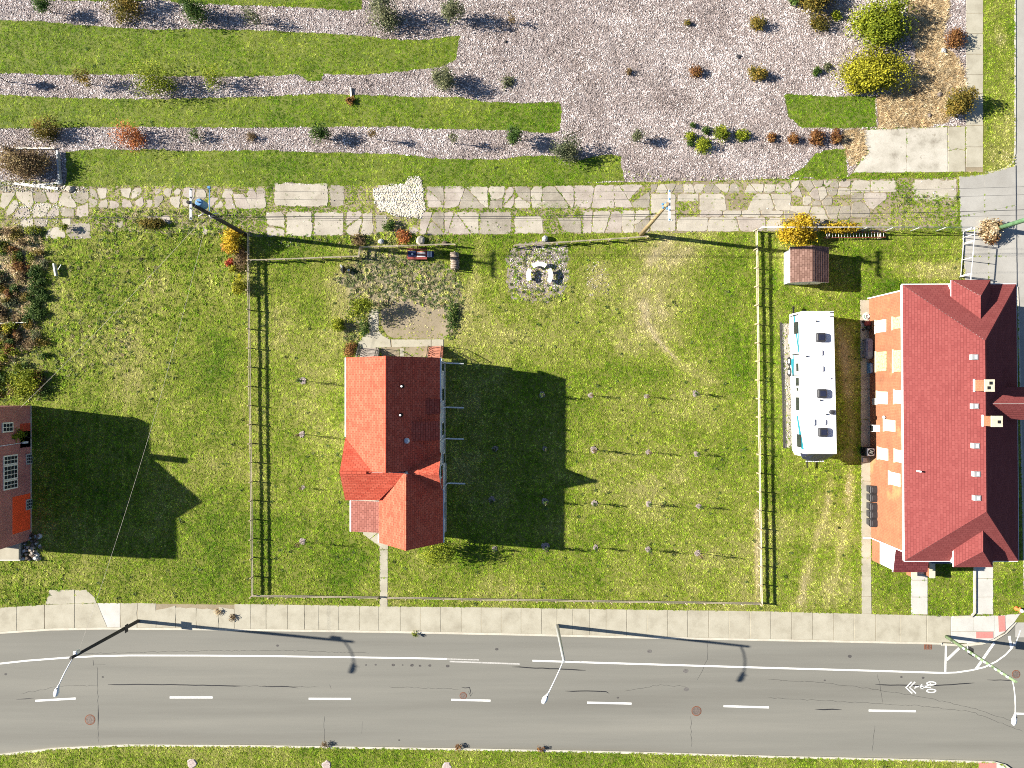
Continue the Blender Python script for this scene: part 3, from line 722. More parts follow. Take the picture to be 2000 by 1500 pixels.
root_struct('crushed_stone', rough([(730,370),(760,364),(790,360),(802,346),(820,348),(826,372),(830,406),(822,426),(780,420),(742,410),(732,392)], 4, 2.6), 0.030, M['crush'])
raster(rough([(728,368),(760,362),(790,358),(800,344),(822,346),(828,372),(832,408),(824,428),(780,424),(740,412),(730,390)], 8, 2.5), RUB, 1.0)
raster([(0,352),(60,352),(130,362),(172,366),(172,376),(0,376)], RUB, 0.9); raster([(20,395),(120,395),(120,440),(30,440)], RUB, 0.35)
raster([(0,470),(60,480),(40,500),(0,500)], RUB, .3)
raster([(540,470),(580,470),(575,480),(545,480)], RUB, .3)
for a in (RUB,): DENS[a > 0.5] *= 0.15

# concrete apron where the alley meets the street
apron = root_struct('apron', [(1873,345),(1925,340),(1960,332),(1984,322),(1986,565),(1955,565),(1886,560),(1878,455),(1876,440)], 0.005, M['street'])
for p in ([(1874,346),(1922,342),(1922,414),(1875,422)], [(1923,342),(1983,324),(1984,400),(1923,414)], [(1875,424),(1983,402),(1984,440),(1878,452)], [(1880,455),(1930,445),(1930,500),(1882,500)], [(1931,445),(1984,441),(1985,500),(1931,500)], [(1883,501),(1930,501),(1930,560),(1887,560)], [(1931,501),(1985,501),(1986,564),(1931,564)]):
    slab(p, apron, M['street'], 0.018+AR.uniform(-.003, .003), 0.03, jag=0.25)
# upper pad and north-south sidewalk
pad = root_struct('parking_pad', [(1690,252),(1886,246),(1886,336),(1664,338),(1675,318),(1692,300),(1688,282)], 0.005, M['dirt'])
slab([(1688,254),(1770,251),(1770,336.5),(1667,337),(1680,316),(1697,300),(1690,284)], pad, M['padc'], 0.024, 0.04, jag=1.0)
slab([(1770.6,251),(1850,248.5),(1851,336),(1770.6,336.5)], pad, M['padc'], 0.021, 0.04, jag=0.4)
slab([(1851.6,248.5),(1885,247),(1885,293),(1870,290),(1852,294)], pad, M['walk'], 0.022, 0.04, jag=0.4)
slab([(1851.6,295),(1870,291),(1885,294.5),(1885,335.5),(1851.6,336)], pad, M['walk'], 0.024, 0.04, jag=0.4)
nsw = root_struct('street_sidewalk', [(1886.5,-400),(1920.5,-400),(1919.5,336),(1885.5,336)], 0.004, M['dirt'])
yy_ = -380
for i, h_ in enumerate([41]*9 + [37, 40, 40, 40, 37, 62, 42, 40]):
    if yy_ < 334: slab([(1887,yy_+.5),(1920,yy_+.5),(1919.5,min(yy_+h_, 335)-.3),(1886.5,min(yy_+h_, 335)-.3)], nsw, M['walk'], 0.022+AR.uniform(-.004, .004), 0.04, jag=0.2)
    yy_ += h_
raster([(1886,-200),(1920,-200),(1920,336),(1886,336)], DENS, 0)
blob(1955, 170, 40, 200, .12); blob(1950, 310, 40, 30, .3); blob(1953, 76, 12, 14, .6); DRY = np.clip(DRY, 0, 1)

# ---- wood chip bed with grass strips
MULP = [(-300,-300),(1886.5,-300),(1886.5,246),(1690,251),(1688,282),(1692,300),(1675,318),(1664,338),(1656,346),(1540,349),(1400,352),(1222,356),(900,361),(128,360),(60,352),(-300,360)]
root_struct('wood_chip_bed', rough(MULP, 14, 1.2), 0.008, M['mulchbed'])
raster(MULP, MUL, 1.0); raster(MULP, DENS, 0.0)
raster([(1220,330),(1300,345),(1500,346),(1540,340),(1540,349),(1222,356)], DENS, 0.12)
STRIPS = [
 [(-300,-60),(705,-60),(706,18),(680,21),(600,15),(500,12),(400,9),(340,4),(330,0),(180,2),(90,1),(-300,-12)],
 [(-300,28),(0,40),(80,42),(150,49),(300,58),(400,56),(500,59),(560,62),(640,65),(700,70),(760,77),(820,79),(870,73),(900,70),(893,95),(890,118),(860,131),(800,138),(720,146),(632,145),(628,157),(600,158),(582,146),(450,150),(330,149),(250,145),(100,146),(0,143),(-300,142)],
 [(-300,180),(0,185),(100,190),(200,193),(320,194),(400,191),(500,189),(620,184),(690,185),(800,189),(900,190),(950,199),(1020,202),(1092,200),(1098,218),(1092,256),(1075,261),(1000,254),(900,253),(810,251),(800,247),(600,249),(400,249),(200,248),(0,251),(-300,250)],
 [(129,297),(200,290),(240,294),(300,292),(400,295),(530,293),(560,296),(750,300),(860,310),(960,312),(1060,303),(1130,312),(1185,302),(1214,306),(1212,318),(1221,354),(1000,363),(900,368),(640,362),(560,357),(520,364),(130,362)],
 [(1532,184),(1620,188),(1709,188),(1712,248),(1640,251),(1566,250),(1540,228),(1536,205)],
 [(1538,346),(1570,326),(1592,300),(1620,292),(1651,291),(1655,345),(1600,349)]]
for p in STRIPS:
    q = rough(p, 9, 1.5); root_struct('grass_strip', q, 0.013, M['strip']); raster(q, MUL, 0.0); raster(q, DENS, 1.15)
DRY[(GY < 365) & (GX < 1230)] *= 0.86; DRY[(GY < 365) & (GX > 1500) & (GX < 1720)] *= 0.5
STRAW = [[(1778,-60),(1852,-60),(1853,28),(1842,70),(1845,90),(1870,112),(1884,140),(1885,172),(1850,186),(1846,210),(1852,240),(1800,249),(1715,250),(1713,205),(1712,188),(1740,185),(1762,165),(1782,140),(1790,100),(1772,60),(1775,20)], [(1650,255),(1690,252),(1690,282),(1694,298),(1675,318),(1660,326),(1650,290),(1640,270)]]
for p in STRAW:
    q = rough(p, 9, 2.0); root_struct('straw_bed', q, 0.018, M['strawbed']); raster(q, MUL, 0); raster(q, DENS, 0); raster(q, STR, 1)
raster([(1660,337),(1880,336),(1872,346),(1660,350)], DENS, 1.1); raster([(1748,352),(1786,352),(1790,378),(1870,384),(1868,400),(1800,405),(1740,400)], DENS, 0.9)

# ---- garden walks and other small paving
rw = root_struct('garden_walk', [(722,604),(740,604),(741,645),(762,662),(866,663),(866,680),(760,682),(745,690),(700,702),(694,694),(703,664),(719,648)], 0.004, M['dirt'])
for p in ([(722,603),(739,605),(740,646),(721,649),(719,628)], [(719,650),(740,647),(748,656),(762,663),(764,678),(735,679),(703,690),(697,702),(694,694),(702,664)], [(765,663),(842,663),(842,677),(766,678)], [(843,663),(866,663),(866,677),(843,677)]):
    slab(p, rw, M['walk'], 0.03, 0.05, jag=0.5)
slab([(781,680),(789,680),(789,702),(781,702)], rw, M['walk'], 0.02, 0.03)
slab([(745,680),(780,680),(780,702),(745,702)], rw, M['dirt'], 0.012, 0.03); slab([(790,680),(838,680),(838,702),(790,702)], rw, M['dirt'], 0.012, 0.03)
root_struct('dirt_patch', rough([(762,592),(785,578),(812,572),(835,588),(868,600),(884,628),(882,655),(868,662),(768,661),(752,648),(742,628),(744,604)], 6, 2.4), 0.007, M['dirt'])
root_struct('chip_patch', rough([(990,500),(1010,480),(1060,468),(1108,484),(1112,530),(1100,572),(1062,592),(1008,588),(986,548)], 5, 5.0), 0.007, M['mulchbed'])
root_struct('weedy_ground', rough([(700,490),(760,494),(820,508),(880,520),(905,560),(895,610),(884,626),(866,600),(836,588),(812,574),(780,580),(748,600),(718,598),(694,650),(676,640),(690,600),(680,560),(650,545),(690,530)], 6, 4.5), 0.005, M['weedsoil'])
raster(rough([(690,490),(760,490),(820,505),(890,520),(905,560),(895,620),(745,605),(694,655),(676,640),(680,560),(650,545)], 8, 6), DENS, 0.42)
raster([(745,665),(880,665),(880,700),(745,700)], DENS, 0.1); raster(rough([(760,590),(800,575),(870,605),(885,650),(870,664),(765,662),(745,645),(744,605)], 10, 4), DENS, 0.15)
raster(rough([(690,650),(715,655),(700,690),(680,690)], 6, 3), DENS, 0.4)
fw = root_struct('front_walk', [(706,1030),(745,1030),(758,1050),(757,1184),(742,1184),(741,1066),(722,1052)], 0.004, M['dirt'])
for p in ([(705,1028),(738,1028),(738,1040),(722,1053),(710,1044)], [(739,1028),(758,1028),(758,1073),(742,1073),(742,1067),(723,1054),(739,1041)], [(742,1074),(757.5,1074),(757.5,1128),(742,1128)], [(742,1129),(757,1129),(757,1184),(742,1184)]):
    slab(p, fw, M['walk'], 0.025, 0.05, jag=0.3)
sw2 = root_struct('side_walk', [(1680,585),(1699,585),(1701,1199),(1683,1199)], 0.004, M['dirt'])
ys = [585,640,700,760,820,880,940,1000,1050,1090,1125,1165,1199]
for a, b in zip(ys[:-1], ys[1:]):
    f = lambda y: 1680 + (y-585)*0.0055
    slab([(f(a),a+.4),(f(a)+18.5,a+.4),(f(b)+18.5,b-.4),(f(b),b-.4)], sw2, M['walk'], 0.022+AR.uniform(-.004, .004), 0.05, jag=0.4)
for nm, x0, x1, y0, ys_ in (('porch_walk', 1779, 1812, 1118, [1133, 1166, 1200]), ('porch_walk', 1905, 1940, 1090, [1130, 1166, 1200])):
    pw = root_struct(nm, [(x0,y0),(x1,y0),(x1,1201),(x0,1201)], 0.004, M['dirt']); a = y0
    for b in ys_: slab([(x0+.5,a+.4),(x1-.5,a+.4),(x1-.5,b-.4),(x0+.5,b-.4)], pw, M['walk_new'], 0.022, 0.04, jag=0.2); a = b
mb = MB(); mb.wall_strip(pts_m([(1902.5,1105),(1902.5,1196),(1896,1203),(1860,1204.5)]), 0.14, 0.0, 0.14); struct(mb.build('low_kerb', M['kerb']))
gp = root_struct('gravel_pad', [(1524,632),(1552,632),(1560,865),(1548,874),(1534,876),(1530,860)], 0.010, M['slab']); raster([(1524,632),(1552,632),(1560,868),(1534,876)], DENS, 0.16); raster([(1526,632),(1552,632),(1560,866),(1534,874)], RUB, 0.30)
e1 = MB(); e1.wall_strip(pts_m([(1524,630),(1526,690),(1529,770),(1531,875)]), 0.12, -0.02, 0.10); e1.build('edging_timber', M['poledark'], gp)
# footprints where nothing grows
for p in ([(700,704),(868,704),(872,1040),(760,1040),(704,1020),(698,850)], [(1700,580),(1876,578),(1880,1058),(1762,1094),(1704,1094)], [(-200,792),(60,792),(60,1052),(-200,1052)], [(-200,1046),(45,1046),(45,1090),(-200,1090)], [(1532,492),(1596,490),(1598,556),(1532,557)]):
    raster(p, DENS, 0)
raster([(1545,620),(1600,620),(1606,880),(1552,880)], DENS, 0.5)
raster(rough([(-20,445),(80,448),(95,520),(66,610),(80,650),(40,700),(-20,720)], 12, 6), STR, 0.5)
raster(rough([(20,440),(80,445),(95,520),(70,600),(100,680),(60,740),(-20,740),(-20,440)], 12, 6), DENS, 0.45)
raster(rough([(990,500),(1010,478),(1080,470),(1115,490),(1110,560),(1080,596),(1010,590),(985,545)], 9, 4), DENS, 0.5)
raster(rough([(1000,560),(1100,560),(1080,600),(1010,595)], 6, 4), DENS, 0.8); raster(rough([(995,505),(1040,480),(1105,486),(1108,545),(1080,570),(1000,560)], 9, 4), MUL, 0.6)
raster(rough([(1150,510),(1188,512),(1192,570),(1160,590),(1145,560)], 9, 3), MUL, 0.12)
raster([(1640,640),(1672,640),(1674,900),(1648,900)], DENS, 0.6)

for i, (x_, y_, r_) in enumerate(((714,1300,1.5),(733,1299.5,1.7),(767.5,1300,2.6),(786,1300,1.3),(804,1300.5,2.8),(820,1301.5,2.0),(839,1301,2.4),(874,1302,2.8),(970,1269,2.6),(541,1262,2.2),(1661,1283,3.0),(1762,1323.5,2.0),(1804.5,1325,2.2),(1612,1330,1.6),(9,1318,2.2),(199,1323.5,1.6),(1207,1364,1.8),(1269,1273,3.6),(1340,1311.5,4.0),(1341,1347.5,4.0),(779,1447,1.5))):
    mb = MB(); q_ = rough([(x_+r_*1.3*math.cos(6.283*k/9), y_+r_*math.sin(6.283*k/9)) for k in range(9)], 9, r_*.12); mb.sheet(pts_m(q_), ZR+.0042); mb.build('oil_spot', M['oil'] if i not in (17, 18, 19) else M['oilpale'], road, loc=G(x_, y_, ZR))

# ------------------------------------------------------------------ buildings
def gable_mass(mb, x0, x1, y0, y1, z0, ze, zr, axis, xr=None):
    if axis == 'y':
        xm = (x0+x1)/2 if xr is None else xr
        q = [(x0, z0), (x1, z0), (x1, ze), (xm, zr), (x0, ze)]
        vs_ = [(a, y0, b) for a, b in q] + [(a, y1, b) for a, b in q]
    else:
        ym = (y0+y1)/2 if xr is None else xr
        q = [(y0, z0), (y1, z0), (y1, ze), (ym, zr), (y0, ze)]
        vs_ = [(x0, a, b) for a, b in q] + [(x1, a, b) for a, b in q]
    fs = [(0,1,2,3,4), (9,8,7,6,5)] + [(i, 5+i, 5+(i+1) % 5, (i+1) % 5) for i in range(5)]
    if axis == 'y': fs = [f[::-1] for f in fs]; fs = [f for f in fs]
    mb.add(vs_, fs)
def fixn(o):
    import bmesh
    bm = bmesh.new(); bm.from_mesh(o.data); bmesh.ops.recalc_face_normals(bm, faces=bm.faces); bm.to_mesh(o.data); bm.free(); return o
def roof_part(parent, planes, mat, name='roof', course=0.18, deckmat=None, sub=True):
    mb = MB(); dk = MB()
    for p in planes: shingle(mb, p, course); deck(dk, p)
    o = mb.build(name, mat, parent)
    dk.build('roof_deck', deckmat or M['white'], parent)
    return o
def gut(parent, a, b, w=0.11, mat=None):
    mb = MB(); a = Vector(a); b = Vector(b); d = (b-a); c = (a+b)/2
    mb.box(c, (d.length, w, 0.11), math.atan2(d.y, d.x)); return mb.build('gutter', mat or M['white'], parent)

# ---- the white cottage with the orange-red roof
cb = G(783, 880)
cot = thing('cottage', 'white cottage with steep orange-red shingle roof in the middle of the fenced lawn', 'house', cb)
HE, HR, HG, HF = 3.86, 6.64, 5.75, 5.91
xw, xr_, xe = X(698.3), X(782.7), X(868.5); yn, ys0 = Y(702), Y(903)
fx0, fxr, fx1, fe, fs_ = X(756.5), X(815), X(873), 3.4, Y(1041)
lx, gyc, ln_, ls_ = X(698), Y(905), Y(848.7), Y(961.3)
rx, rn, rs = X(871.5), Y(874.5), Y(940)
main = [[(xw, yn, HE), (xr_, yn, HR), (xr_, ys0, HR), (xw, ys0, HE)], [(xe, yn, HE), (xr_, yn, HR), (xr_, ys0, HR), (xe, ys0, HE)]]
left = [[(lx-.05, ln_, HE), (lx, gyc, HG), (X(783), gyc, HG), (X(783), ln_, HE)], [(lx, gyc, HG), (X(815), gyc, HG), (X(758), ls_, HE), (lx-.05, ls_, HE)]]
HB = 6.1
rgt = [[(rx, rn, HE), (rx+.04, gyc, HB), (X(788), gyc, 5.3)], [(rx, rs, HE), (rx+.04, gyc, HB), (X(788), gyc, 5.3)]]
front = [[(fx0, fs_, fe), (fxr, fs_, HF), (fxr, gyc-.1, HF), (fx0, gyc-.1, fe)], [(fx1, fs_, fe), (fxr, fs_, HF), (fxr, gyc-.1, HF), (fx1, gyc-.1, fe)]]
rf = roof_part(cot, main + left + rgt + front, M['roofA'])
mb = MB()
for (a, b) in (((xr_, yn+.02, HR+.03), (xr_, ys0, HR+.03)), ((fxr, gyc-.3, HF+.03), (fxr, fs_-.02, HF+.03))):
    for s in (-1, 1):
        d = Vector((s*.17, 0, -.15)); mb.add([Vector(a), Vector(b), Vector(b)+d, Vector(a)+d], [(0,1,2,3)] if s > 0 else [(3,2,1,0)])
for (a, b) in (((lx-.02, gyc, HG+.03), (X(752), gyc, HG+.03)), ((X(815), gyc, 5.62), (rx+.05, gyc, HB+.03))):
    for s in (-1, 1):
        d = Vector((0, s*.17, -.15)); mb.add([Vector(a), Vector(b), Vector(b)+d, Vector(a)+d], [(0,1,2,3)])
mb.build('ridge_cap', M['roofA'], rf, autouv=True)
mb = MB(); mb.bbox(X(700), X(745), gyc-.09, gyc+.09, HG+.03, HG+.10); mb.build('ridge_vent', M['roofA'], rf, autouv=True)
w = MB()
gable_mass(w, X(706), X(867.5), Y(902), Y(707), 0, HE-.16, HR-.22, 'y', xr_)
gable_mass(w, X(705), X(790), Y(957), Y(853), 0, HE-.16, HG-.22, 'x', gyc)
gable_mass(w, X(860), X(869.5), Y(938), Y(876.5), 0, HE-.16, HB-.22, 'x', gyc)
gable_mass(w, X(762), X(870.5), Y(1036), Y(904), 0, fe-.16, HF-.22, 'y', fxr)
fixn(w.build('wall', M['siding'], cot))
mb = MB(); mb.bbox(X(703), X(870.2), Y(905), Y(706), 0, .45); mb.bbox(X(703), X(872.2), Y(1037), Y(905), 0, .45); mb.build('foundation', M['kerb'], cot)
# low porch roof at the front
px0, px1, pn, ps = X(701), X(757.5), Y(966.5), Y(1024)
roof_part(cot, [[(px0, ps, 2.72), (px1, ps, 3.2), (px1, pn, 3.2), (px0, pn, 2.72)]], M['roofP'], 'porch_roof')
for a, b in ((X(704), Y(1022)), (X(704), Y(970))):
    mb = MB(); mb.box((a, b, 1.3), (.14, .14, 2.6)); mb.build('porch_post', M['white'], cot)
mb = MB(); mb.bbox(X(704), X(762), Y(1022), Y(962), 0, .35); mb.build('porch_floor', M['kerb'], cot)
gut(cot, (px0-.05, ps, 2.70), (px0-.05, pn, 2.70)); gut(cot, (xw-.05, yn, HE-.05), (xw-.05, ln_+.1, HE-.05))
gut(cot, (xe+.06, yn, HE-.06), (xe+.06, Y(784), HE-.06)); gut(cot, (fx1+.06, rs-.1, fe-.05), (fx1+.06, fs_, fe-.05)); gut(cot, (px1+.02, ps-.05, 3.22), (px1+.02, pn, 3.22), .05)
gut(cot, (fx0-.05, fs_, fe-.03), (fx0-.05, ps-.05, fe-.03))
# dormers on the shaded slope
def dormer(y0, y1, hf, xback, win):
    hb = HR-(HR-HE)*(xback-xr_)/(xe-xr_)
    mb = MB(); xf = xe-.02
    mb.add([(xf, y0, HE-.4), (xf, y1, HE-.4), (xf, y1, hf), (xf, y0, hf), (xback, y0, hb-.1), (xback, y1, hb-.1), (xf-1.2, y0, HE-.2), (xf-1.2, y1, HE-.2)], [(0,1,2,3), (0,3,4,6), (1,7,5,2), (3,2,5,4)])
    dm = fixn(mb.build('dormer', M['white'], cot))
    rr = MB(); shingle(rr, [(xf+.12, y0-.1, hf), (xback-.1, y0-.1, hb+.03), (xback-.1, y1+.1, hb+.03), (xf+.12, y1+.1, hf)]); rr.build('dormer_roof', M['roofA'], dm)
    g_ = MB(); g_.bbox(xf+.01, xf+.03, y0+.25, y1-.25, HE+.1, hf-.2); g_.build('pane', M['glass'], dm)
dormer(Y(848), Y(819), 4.75, X(822), True); dormer(Y(801), Y(779), 4.35, X(846), True)
for wy, z0, z1, wd in ((715, 1.2, 2.6, .8), (770, 1.0, 2.4, .9), (835, 1.0, 2.4, .9), (890, 1.3, 2.6, .7), (908, 3.2, 4.5, .8), (990, 1.2, 2.6, 1.2)):
    xx = X(868 if wy < 870 else 870.7); f_ = MB(); f_.bbox(xx, xx+.06, Y(wy)-wd/2-.1, Y(wy)+wd/2+.1, z0-.1, z1+.1); wi = f_.build('window', M['white'], cot)
    p_ = MB(); p_.bbox(xx+.05, xx+.075, Y(wy)-wd/2, Y(wy)+wd/2, z0, z1); p_.build('pane', M['glass'], wi)
for wx, z0 in ((730, 1.2), (810, 1.4)):
    f_ = MB(); f_.bbox(X(wx)-.45, X(wx)+.45, Y(707), Y(707)+.06, .5 if wx == 730 else z0, 2.6); d_ = f_.build('door' if wx == 730 else 'window', M['white'], cot)
f_ = MB(); f_.bbox(X(815)-.7, X(815)+.7, Y(1036)-.06, Y(1036), 1.1, 2.7); wi = f_.build('window', M['white'], cot); p_ = MB(); p_.bbox(X(815)-.6, X(815)+.6, Y(1036)-.08, Y(1036)-.05, 1.2, 2.6); p_.build('pane', M['glass'], wi)
def slope_e(px): return HR-(HR-HE)*(X(px)-xr_)/(xe-xr_)
for px_, py_, r in ((808, 754, .07), (806, 804, .07)):
    z = slope_e(px_); mb = MB(); mb.tube([(X(px_), Y(py_), z-.1), (X(px_), Y(py_), z+.38)], r, 8); mb.lathe((X(px_), Y(py_), z), [(.16, -.05), (.12, .10)], 10); p_ = mb.build('vent_pipe', M['black'], rf)
    mb = MB(); mb.lathe((X(px_), Y(py_), z+.38), [(.075, 0), (.075, .03)], 8); mb.build('vent_cap', M['white'], rf)
z = slope_e(815); mb = MB(); mb.lathe((X(815.5), Y(849.5), z-.05), [(.16, 0), (.16, .18), (.21, .18), (.12, .28)], 12); mb.build('roof_vent', M['palemetal'], rf)
# downspouts with long white extensions lying on the grass
for yy, base in ((709, 870), (795, 870), (856, 870), (943, 873)):
    mb = MB(); mb.tube([(X(base)+.04, Y(yy), HE-.2), (X(base)+.04, Y(yy), .25), (X(base)+.25, Y(yy), .10)], .045, 6); ds = mb.build('downspout', M['white'], cot)
    mb = MB(); mb.box((X(base)+.78, Y(yy+.8), .09), (1.3, .11, .09), -.03); mb.build('downspout_extension', M['white'], ds)

# ---- back steps with railings
def steps(label, x0, x1, ytop, n, mat, rise=.2, run=.27, plat=.9):
    t = thing('back_steps', label, 'steps', ((x0+x1)/2, ytop, 0), 'back door steps of the cottage')
    mb = MB(); mb.bbox(x0, x1, ytop, ytop+plat, n*rise-.08, n*rise); mb.build('landing', mat, t)
    for i in range(n-1):
        z = (n-1-i)*rise; mb = MB(); mb.bbox(x0, x1, ytop+plat+i*run, ytop+plat+(i+1)*run-.02, z-.05, z); mb.build('tread', mat, t)
    yend = ytop+plat+(n-1)*run
    for xx in (x0+.04, x1-.04):
        mb = MB(); mb.tube([(xx, ytop+.05, n*rise+.95), (xx, ytop+plat, n*rise+.95), (xx, yend, .95)], .025, 6)
        mb.tube([(xx, ytop+.05, n*rise+.15), (xx, ytop+plat, n*rise+.15), (xx, yend, .15)], .018, 6)
        rl = mb.build('railing', M['black'], t)
        L = yend-ytop; m = 9
        for k in range(m+1):
            y = ytop+.05+(L-.08)*k/m; z = n*rise if y < ytop+plat else n*rise*(1-(y-ytop-plat)/max(.01, yend-ytop-plat))
            mb = MB(); mb.tube([(xx, y, max(0.02, z-.02)), (xx, y, z+.95)], .012 if 0 < k < m else .025, 5); mb.build('baluster', M['black'], rl)
    for xx in (x0, x1-.05):
        mb = MB(); mb.add([(xx, ytop+plat, n*rise-.06), (xx, yend, .02), (xx, ytop+plat, .02), (xx+.05, ytop+plat, n*rise-.06), (xx+.05, yend, .02), (xx+.05, ytop+plat, .02)], [(0,1,2), (5,4,3), (0,3,4,1), (1,4,5,2), (2,5,3,0)]); fixn(mb.build('stringer', mat, t))
steps('concrete back steps with black railings beside the garden walk', X(706), X(741), Y(705), 4, M['slab2'], .19, .22, .35)
steps('reddish back steps with black railings at the shaded corner of the cottage', X(838), X(866), Y(705), 5, M['salmon'], .2, .2, .35)

# ---- the big brick house
TL = 0.008
def BX(px, py): return X(px + (py-820)*TL)
bb = G(1787, 820)
bh = thing('brick_house', 'large orange brick house with a hipped dark red roof and boarded windows', 'house', bb)
EV, RG = 5.7, 8.4
nw = (BX(1687,576), Y(576), EV); ne = (BX(1886,576), Y(575), EV); se = (BX(1886,1060), Y(1060), EV); sw_ = (BX(1687,1060), Y(1060), EV)
ra = (BX(1786.5,678), Y(678), RG); rb = (BX(1786.5,962), Y(962), RG)
brf = roof_part(bh, [[nw, sw_, rb, ra], [ne, ra, rb, se], [nw, ra, ne], [sw_, se, rb]], M['roofB'], course=.18)
w = MB(); w.prism([(BX(1699,580), Y(584)), (BX(1876,580), Y(584)), (BX(1876,1052), Y(1052)), (BX(1699,1052), Y(1052))], 0, EV-.1)
wl = w.build('wall', M['brickB'], bh, autouv=True)
for a, b in ((nw, sw_), (nw, ne), (ne, se), (sw_, se)):
    gut(bh, (a[0], a[1], EV-.07), (b[0], b[1], EV-.07), .15)
def hip_dormer(sign, ye, yr0, yback):
    he_, hr_ = 6.35, 7.4; x0, xm_, x1 = BX(1762.5, ye), BX(1796.5, ye), BX(1830, ye)
    e0 = Y(ye); e1 = Y(yr0); e2 = Y(yback)
    mb = MB(); mb.bbox(x0+.15, x1-.15, min(e0, e2)+.2, max(e0, e2)-.2, EV-.3, he_-.1); d = mb.build('dormer', M['white'], bh)
    rr = MB(); dk = MB()
    for p in ([(x0, e0, he_), (xm_, e1, hr_), (xm_, e2, hr_), (x0, e2, he_)], [(x1, e0, he_), (xm_, e1, hr_), (xm_, e2, hr_), (x1, e2, he_)], [(x0, e0, he_), (x1, e0, he_), (xm_, e1, hr_)]):
        shingle(rr, p, .18); deck(dk, p, .1)
    rr.build('dormer_roof', M['roofB'], d); dk.build('dormer_trim', M['white'], d)
    mb = MB(); mb.bbox(xm_-.5, xm_+.5, e0-sign*.16-.02, e0-sign*.16+.02, EV+.05, he_-.25); mb.build('pane', M['glass'], d)
hip_dormer(1, 570, 601, 645); hip_dormer(-1, 1067, 1034, 992)
# gabled bay on the far slope
mb = MB(); dk = MB(); yv = Y(783); hx = .95
for s in (1, -1):
    p = [(X(1800), yv, 8.05), (X(1900), yv, 8.05), (X(1902), yv+s*1.1, 7.0), (X(1806), yv+s*1.1, 7.0)]
    shingle(mb, p, .18); deck(dk, p, .1)
w = MB(); gable_mass(w, X(1815), X(1896), yv-.95, yv+.95, 4.5, 6.9, 7.9, 'x')
gb = fixn(w.build('bay_wall', M['brickB'], bh, autouv=True)); mb.build('bay_roof', M['roofB'], gb); dk.build('bay_trim', M['white'], gb)
def chimney(xw_, wx, yc, wy, z0, z1, flues):
    mb = MB(); x0, x1, y0, y1 = X(xw_), X(xw_)+wx, Y(yc)-wy/2, Y(yc)+wy/2
    mb.bbox(x0, x1, y0, y1, z0-.6, z1-.1); ch = mb.build('chimney', M['brickB'], brf, autouv=True)
    mb = MB(); mb.bbox(x0-.03, x1+.03, y0-.03, y1+.03, z1-.1, z1); mb.build('chimney_cap', M['caststone'], brf)
    for fx, fy in flues:
        mb = MB(); mb.bbox(x0+fx*wx-.1, x0+fx*wx+.1, y0+fy*wy-.1, y0+fy*wy+.1, z1, z1+.02); mb.build('flue', M['black'], brf)
    mb = MB(); mb.bbox(x0-.06, x0, y0-.06, y1+.06, z0-.25, z0+.05); mb.build('flashing', M['white'], brf)
chimney(1773, .57, 752.5, .74, 8.1, 9.2, ((.6, .72), (.38, .3)))
chimney(1783, .66, 811, .66, 8.35, 9.25, ((.68, .45),))
for i, py_ in enumerate((705, 787, 853, 900, 940)):
    px_ = 1772+i*.8; z = RG-(RG-EV)*(1786.5-px_)/99.5
    mb = MB(); mb.bbox(X(px_)-.2, X(px_)+.2, Y(py_)-.18, Y(py_)+.18, z-.15, z+.22); v_ = mb.build('roof_vent', M['greymetal'], brf)
    mb = MB(); mb.bbox(X(px_)-.02, X(px_)+.14, Y(py_)-.12, Y(py_)+.12, z+.22, z+.24); mb.build('roof_vent_lid', M['palemetal'], brf)
z = 6.15; mb = MB(); mb.tube([(X(1704), Y(901), z-.2), (X(1704), Y(901), z+.5)], .06, 8); mb.build('vent_pipe', M['white'], brf)
# boarded windows on the lit wall: (photo x0,x1,y0,y1, weathered)
for x0, x1, y0, y1, osb in ((1711,1731,625,649,0),(1712,1732,687,725,1),(1714,1734,765,789,0),(1728,1749,820,842,0),(1716,1735,875,898,0),(1738,1759,923,948,0),(1745,1760,619,642,1),(1746,1760,684,726,1),(1748,1764,762,788,0),(1749,1766,879,903,0)):
    wx_ = 1699 + ((y0+y1)/2-820)*TL; rel = wx_-1000
    z0 = H*(1-rel/(x0-1000)); z1 = H*(1-rel/(x1-1000)); k = 1-(z0+z1)/2/H
    ya, yb = Y(750+(y0-750)*k), Y(750+(y1-750)*k); xx = X(wx_)
    mb = MB(); mb.bbox(xx-.05, xx, yb, ya, z0, z1); wi = mb.build('window_board', M['osb'] if osb else M['cover'], bh)
    mb = MB(); mb.bbox(xx-.09, xx, yb-.08, ya+.08, z0-.1, z0-.01); mb.build('sill', M['caststone'], wi)
mb = MB(); mb.bbox(X(1699)-.45, X(1699), Y(841), Y(828), 0.9, 1.5); wi = mb.build('window_air_conditioner', M['white'], bh)
mb = MB(); mb.bbox(X(1699)-.47, X(1699)-.44, Y(840), Y(829), .95, 1.45); mb.build('grille', M['black'], wi)
mb = MB(); mb.bbox(X(1698.6)-.12, X(1698.6), Y(790), Y(777), 0.6, 1.3); mb.build('electric_meter', M['greymetal'], bh)
mb = MB(); mb.lathe((X(1698.4)-.12, Y(812), 2.3), [(.09, 0), (.12, .1), (.05, .22)], 8); mb.build('wall_lamp', M['white'], bh)
for y_, ext in ((583, -.1), (1050, -.6)):
    xx = BX(1698, y_); mb = MB(); mb.tube([(xx, Y(y_), EV-.2), (xx-.02, Y(y_), .15), (xx+ext, Y(y_), .08)], .055, 6); mb.build('downspout', M['white'], bh)
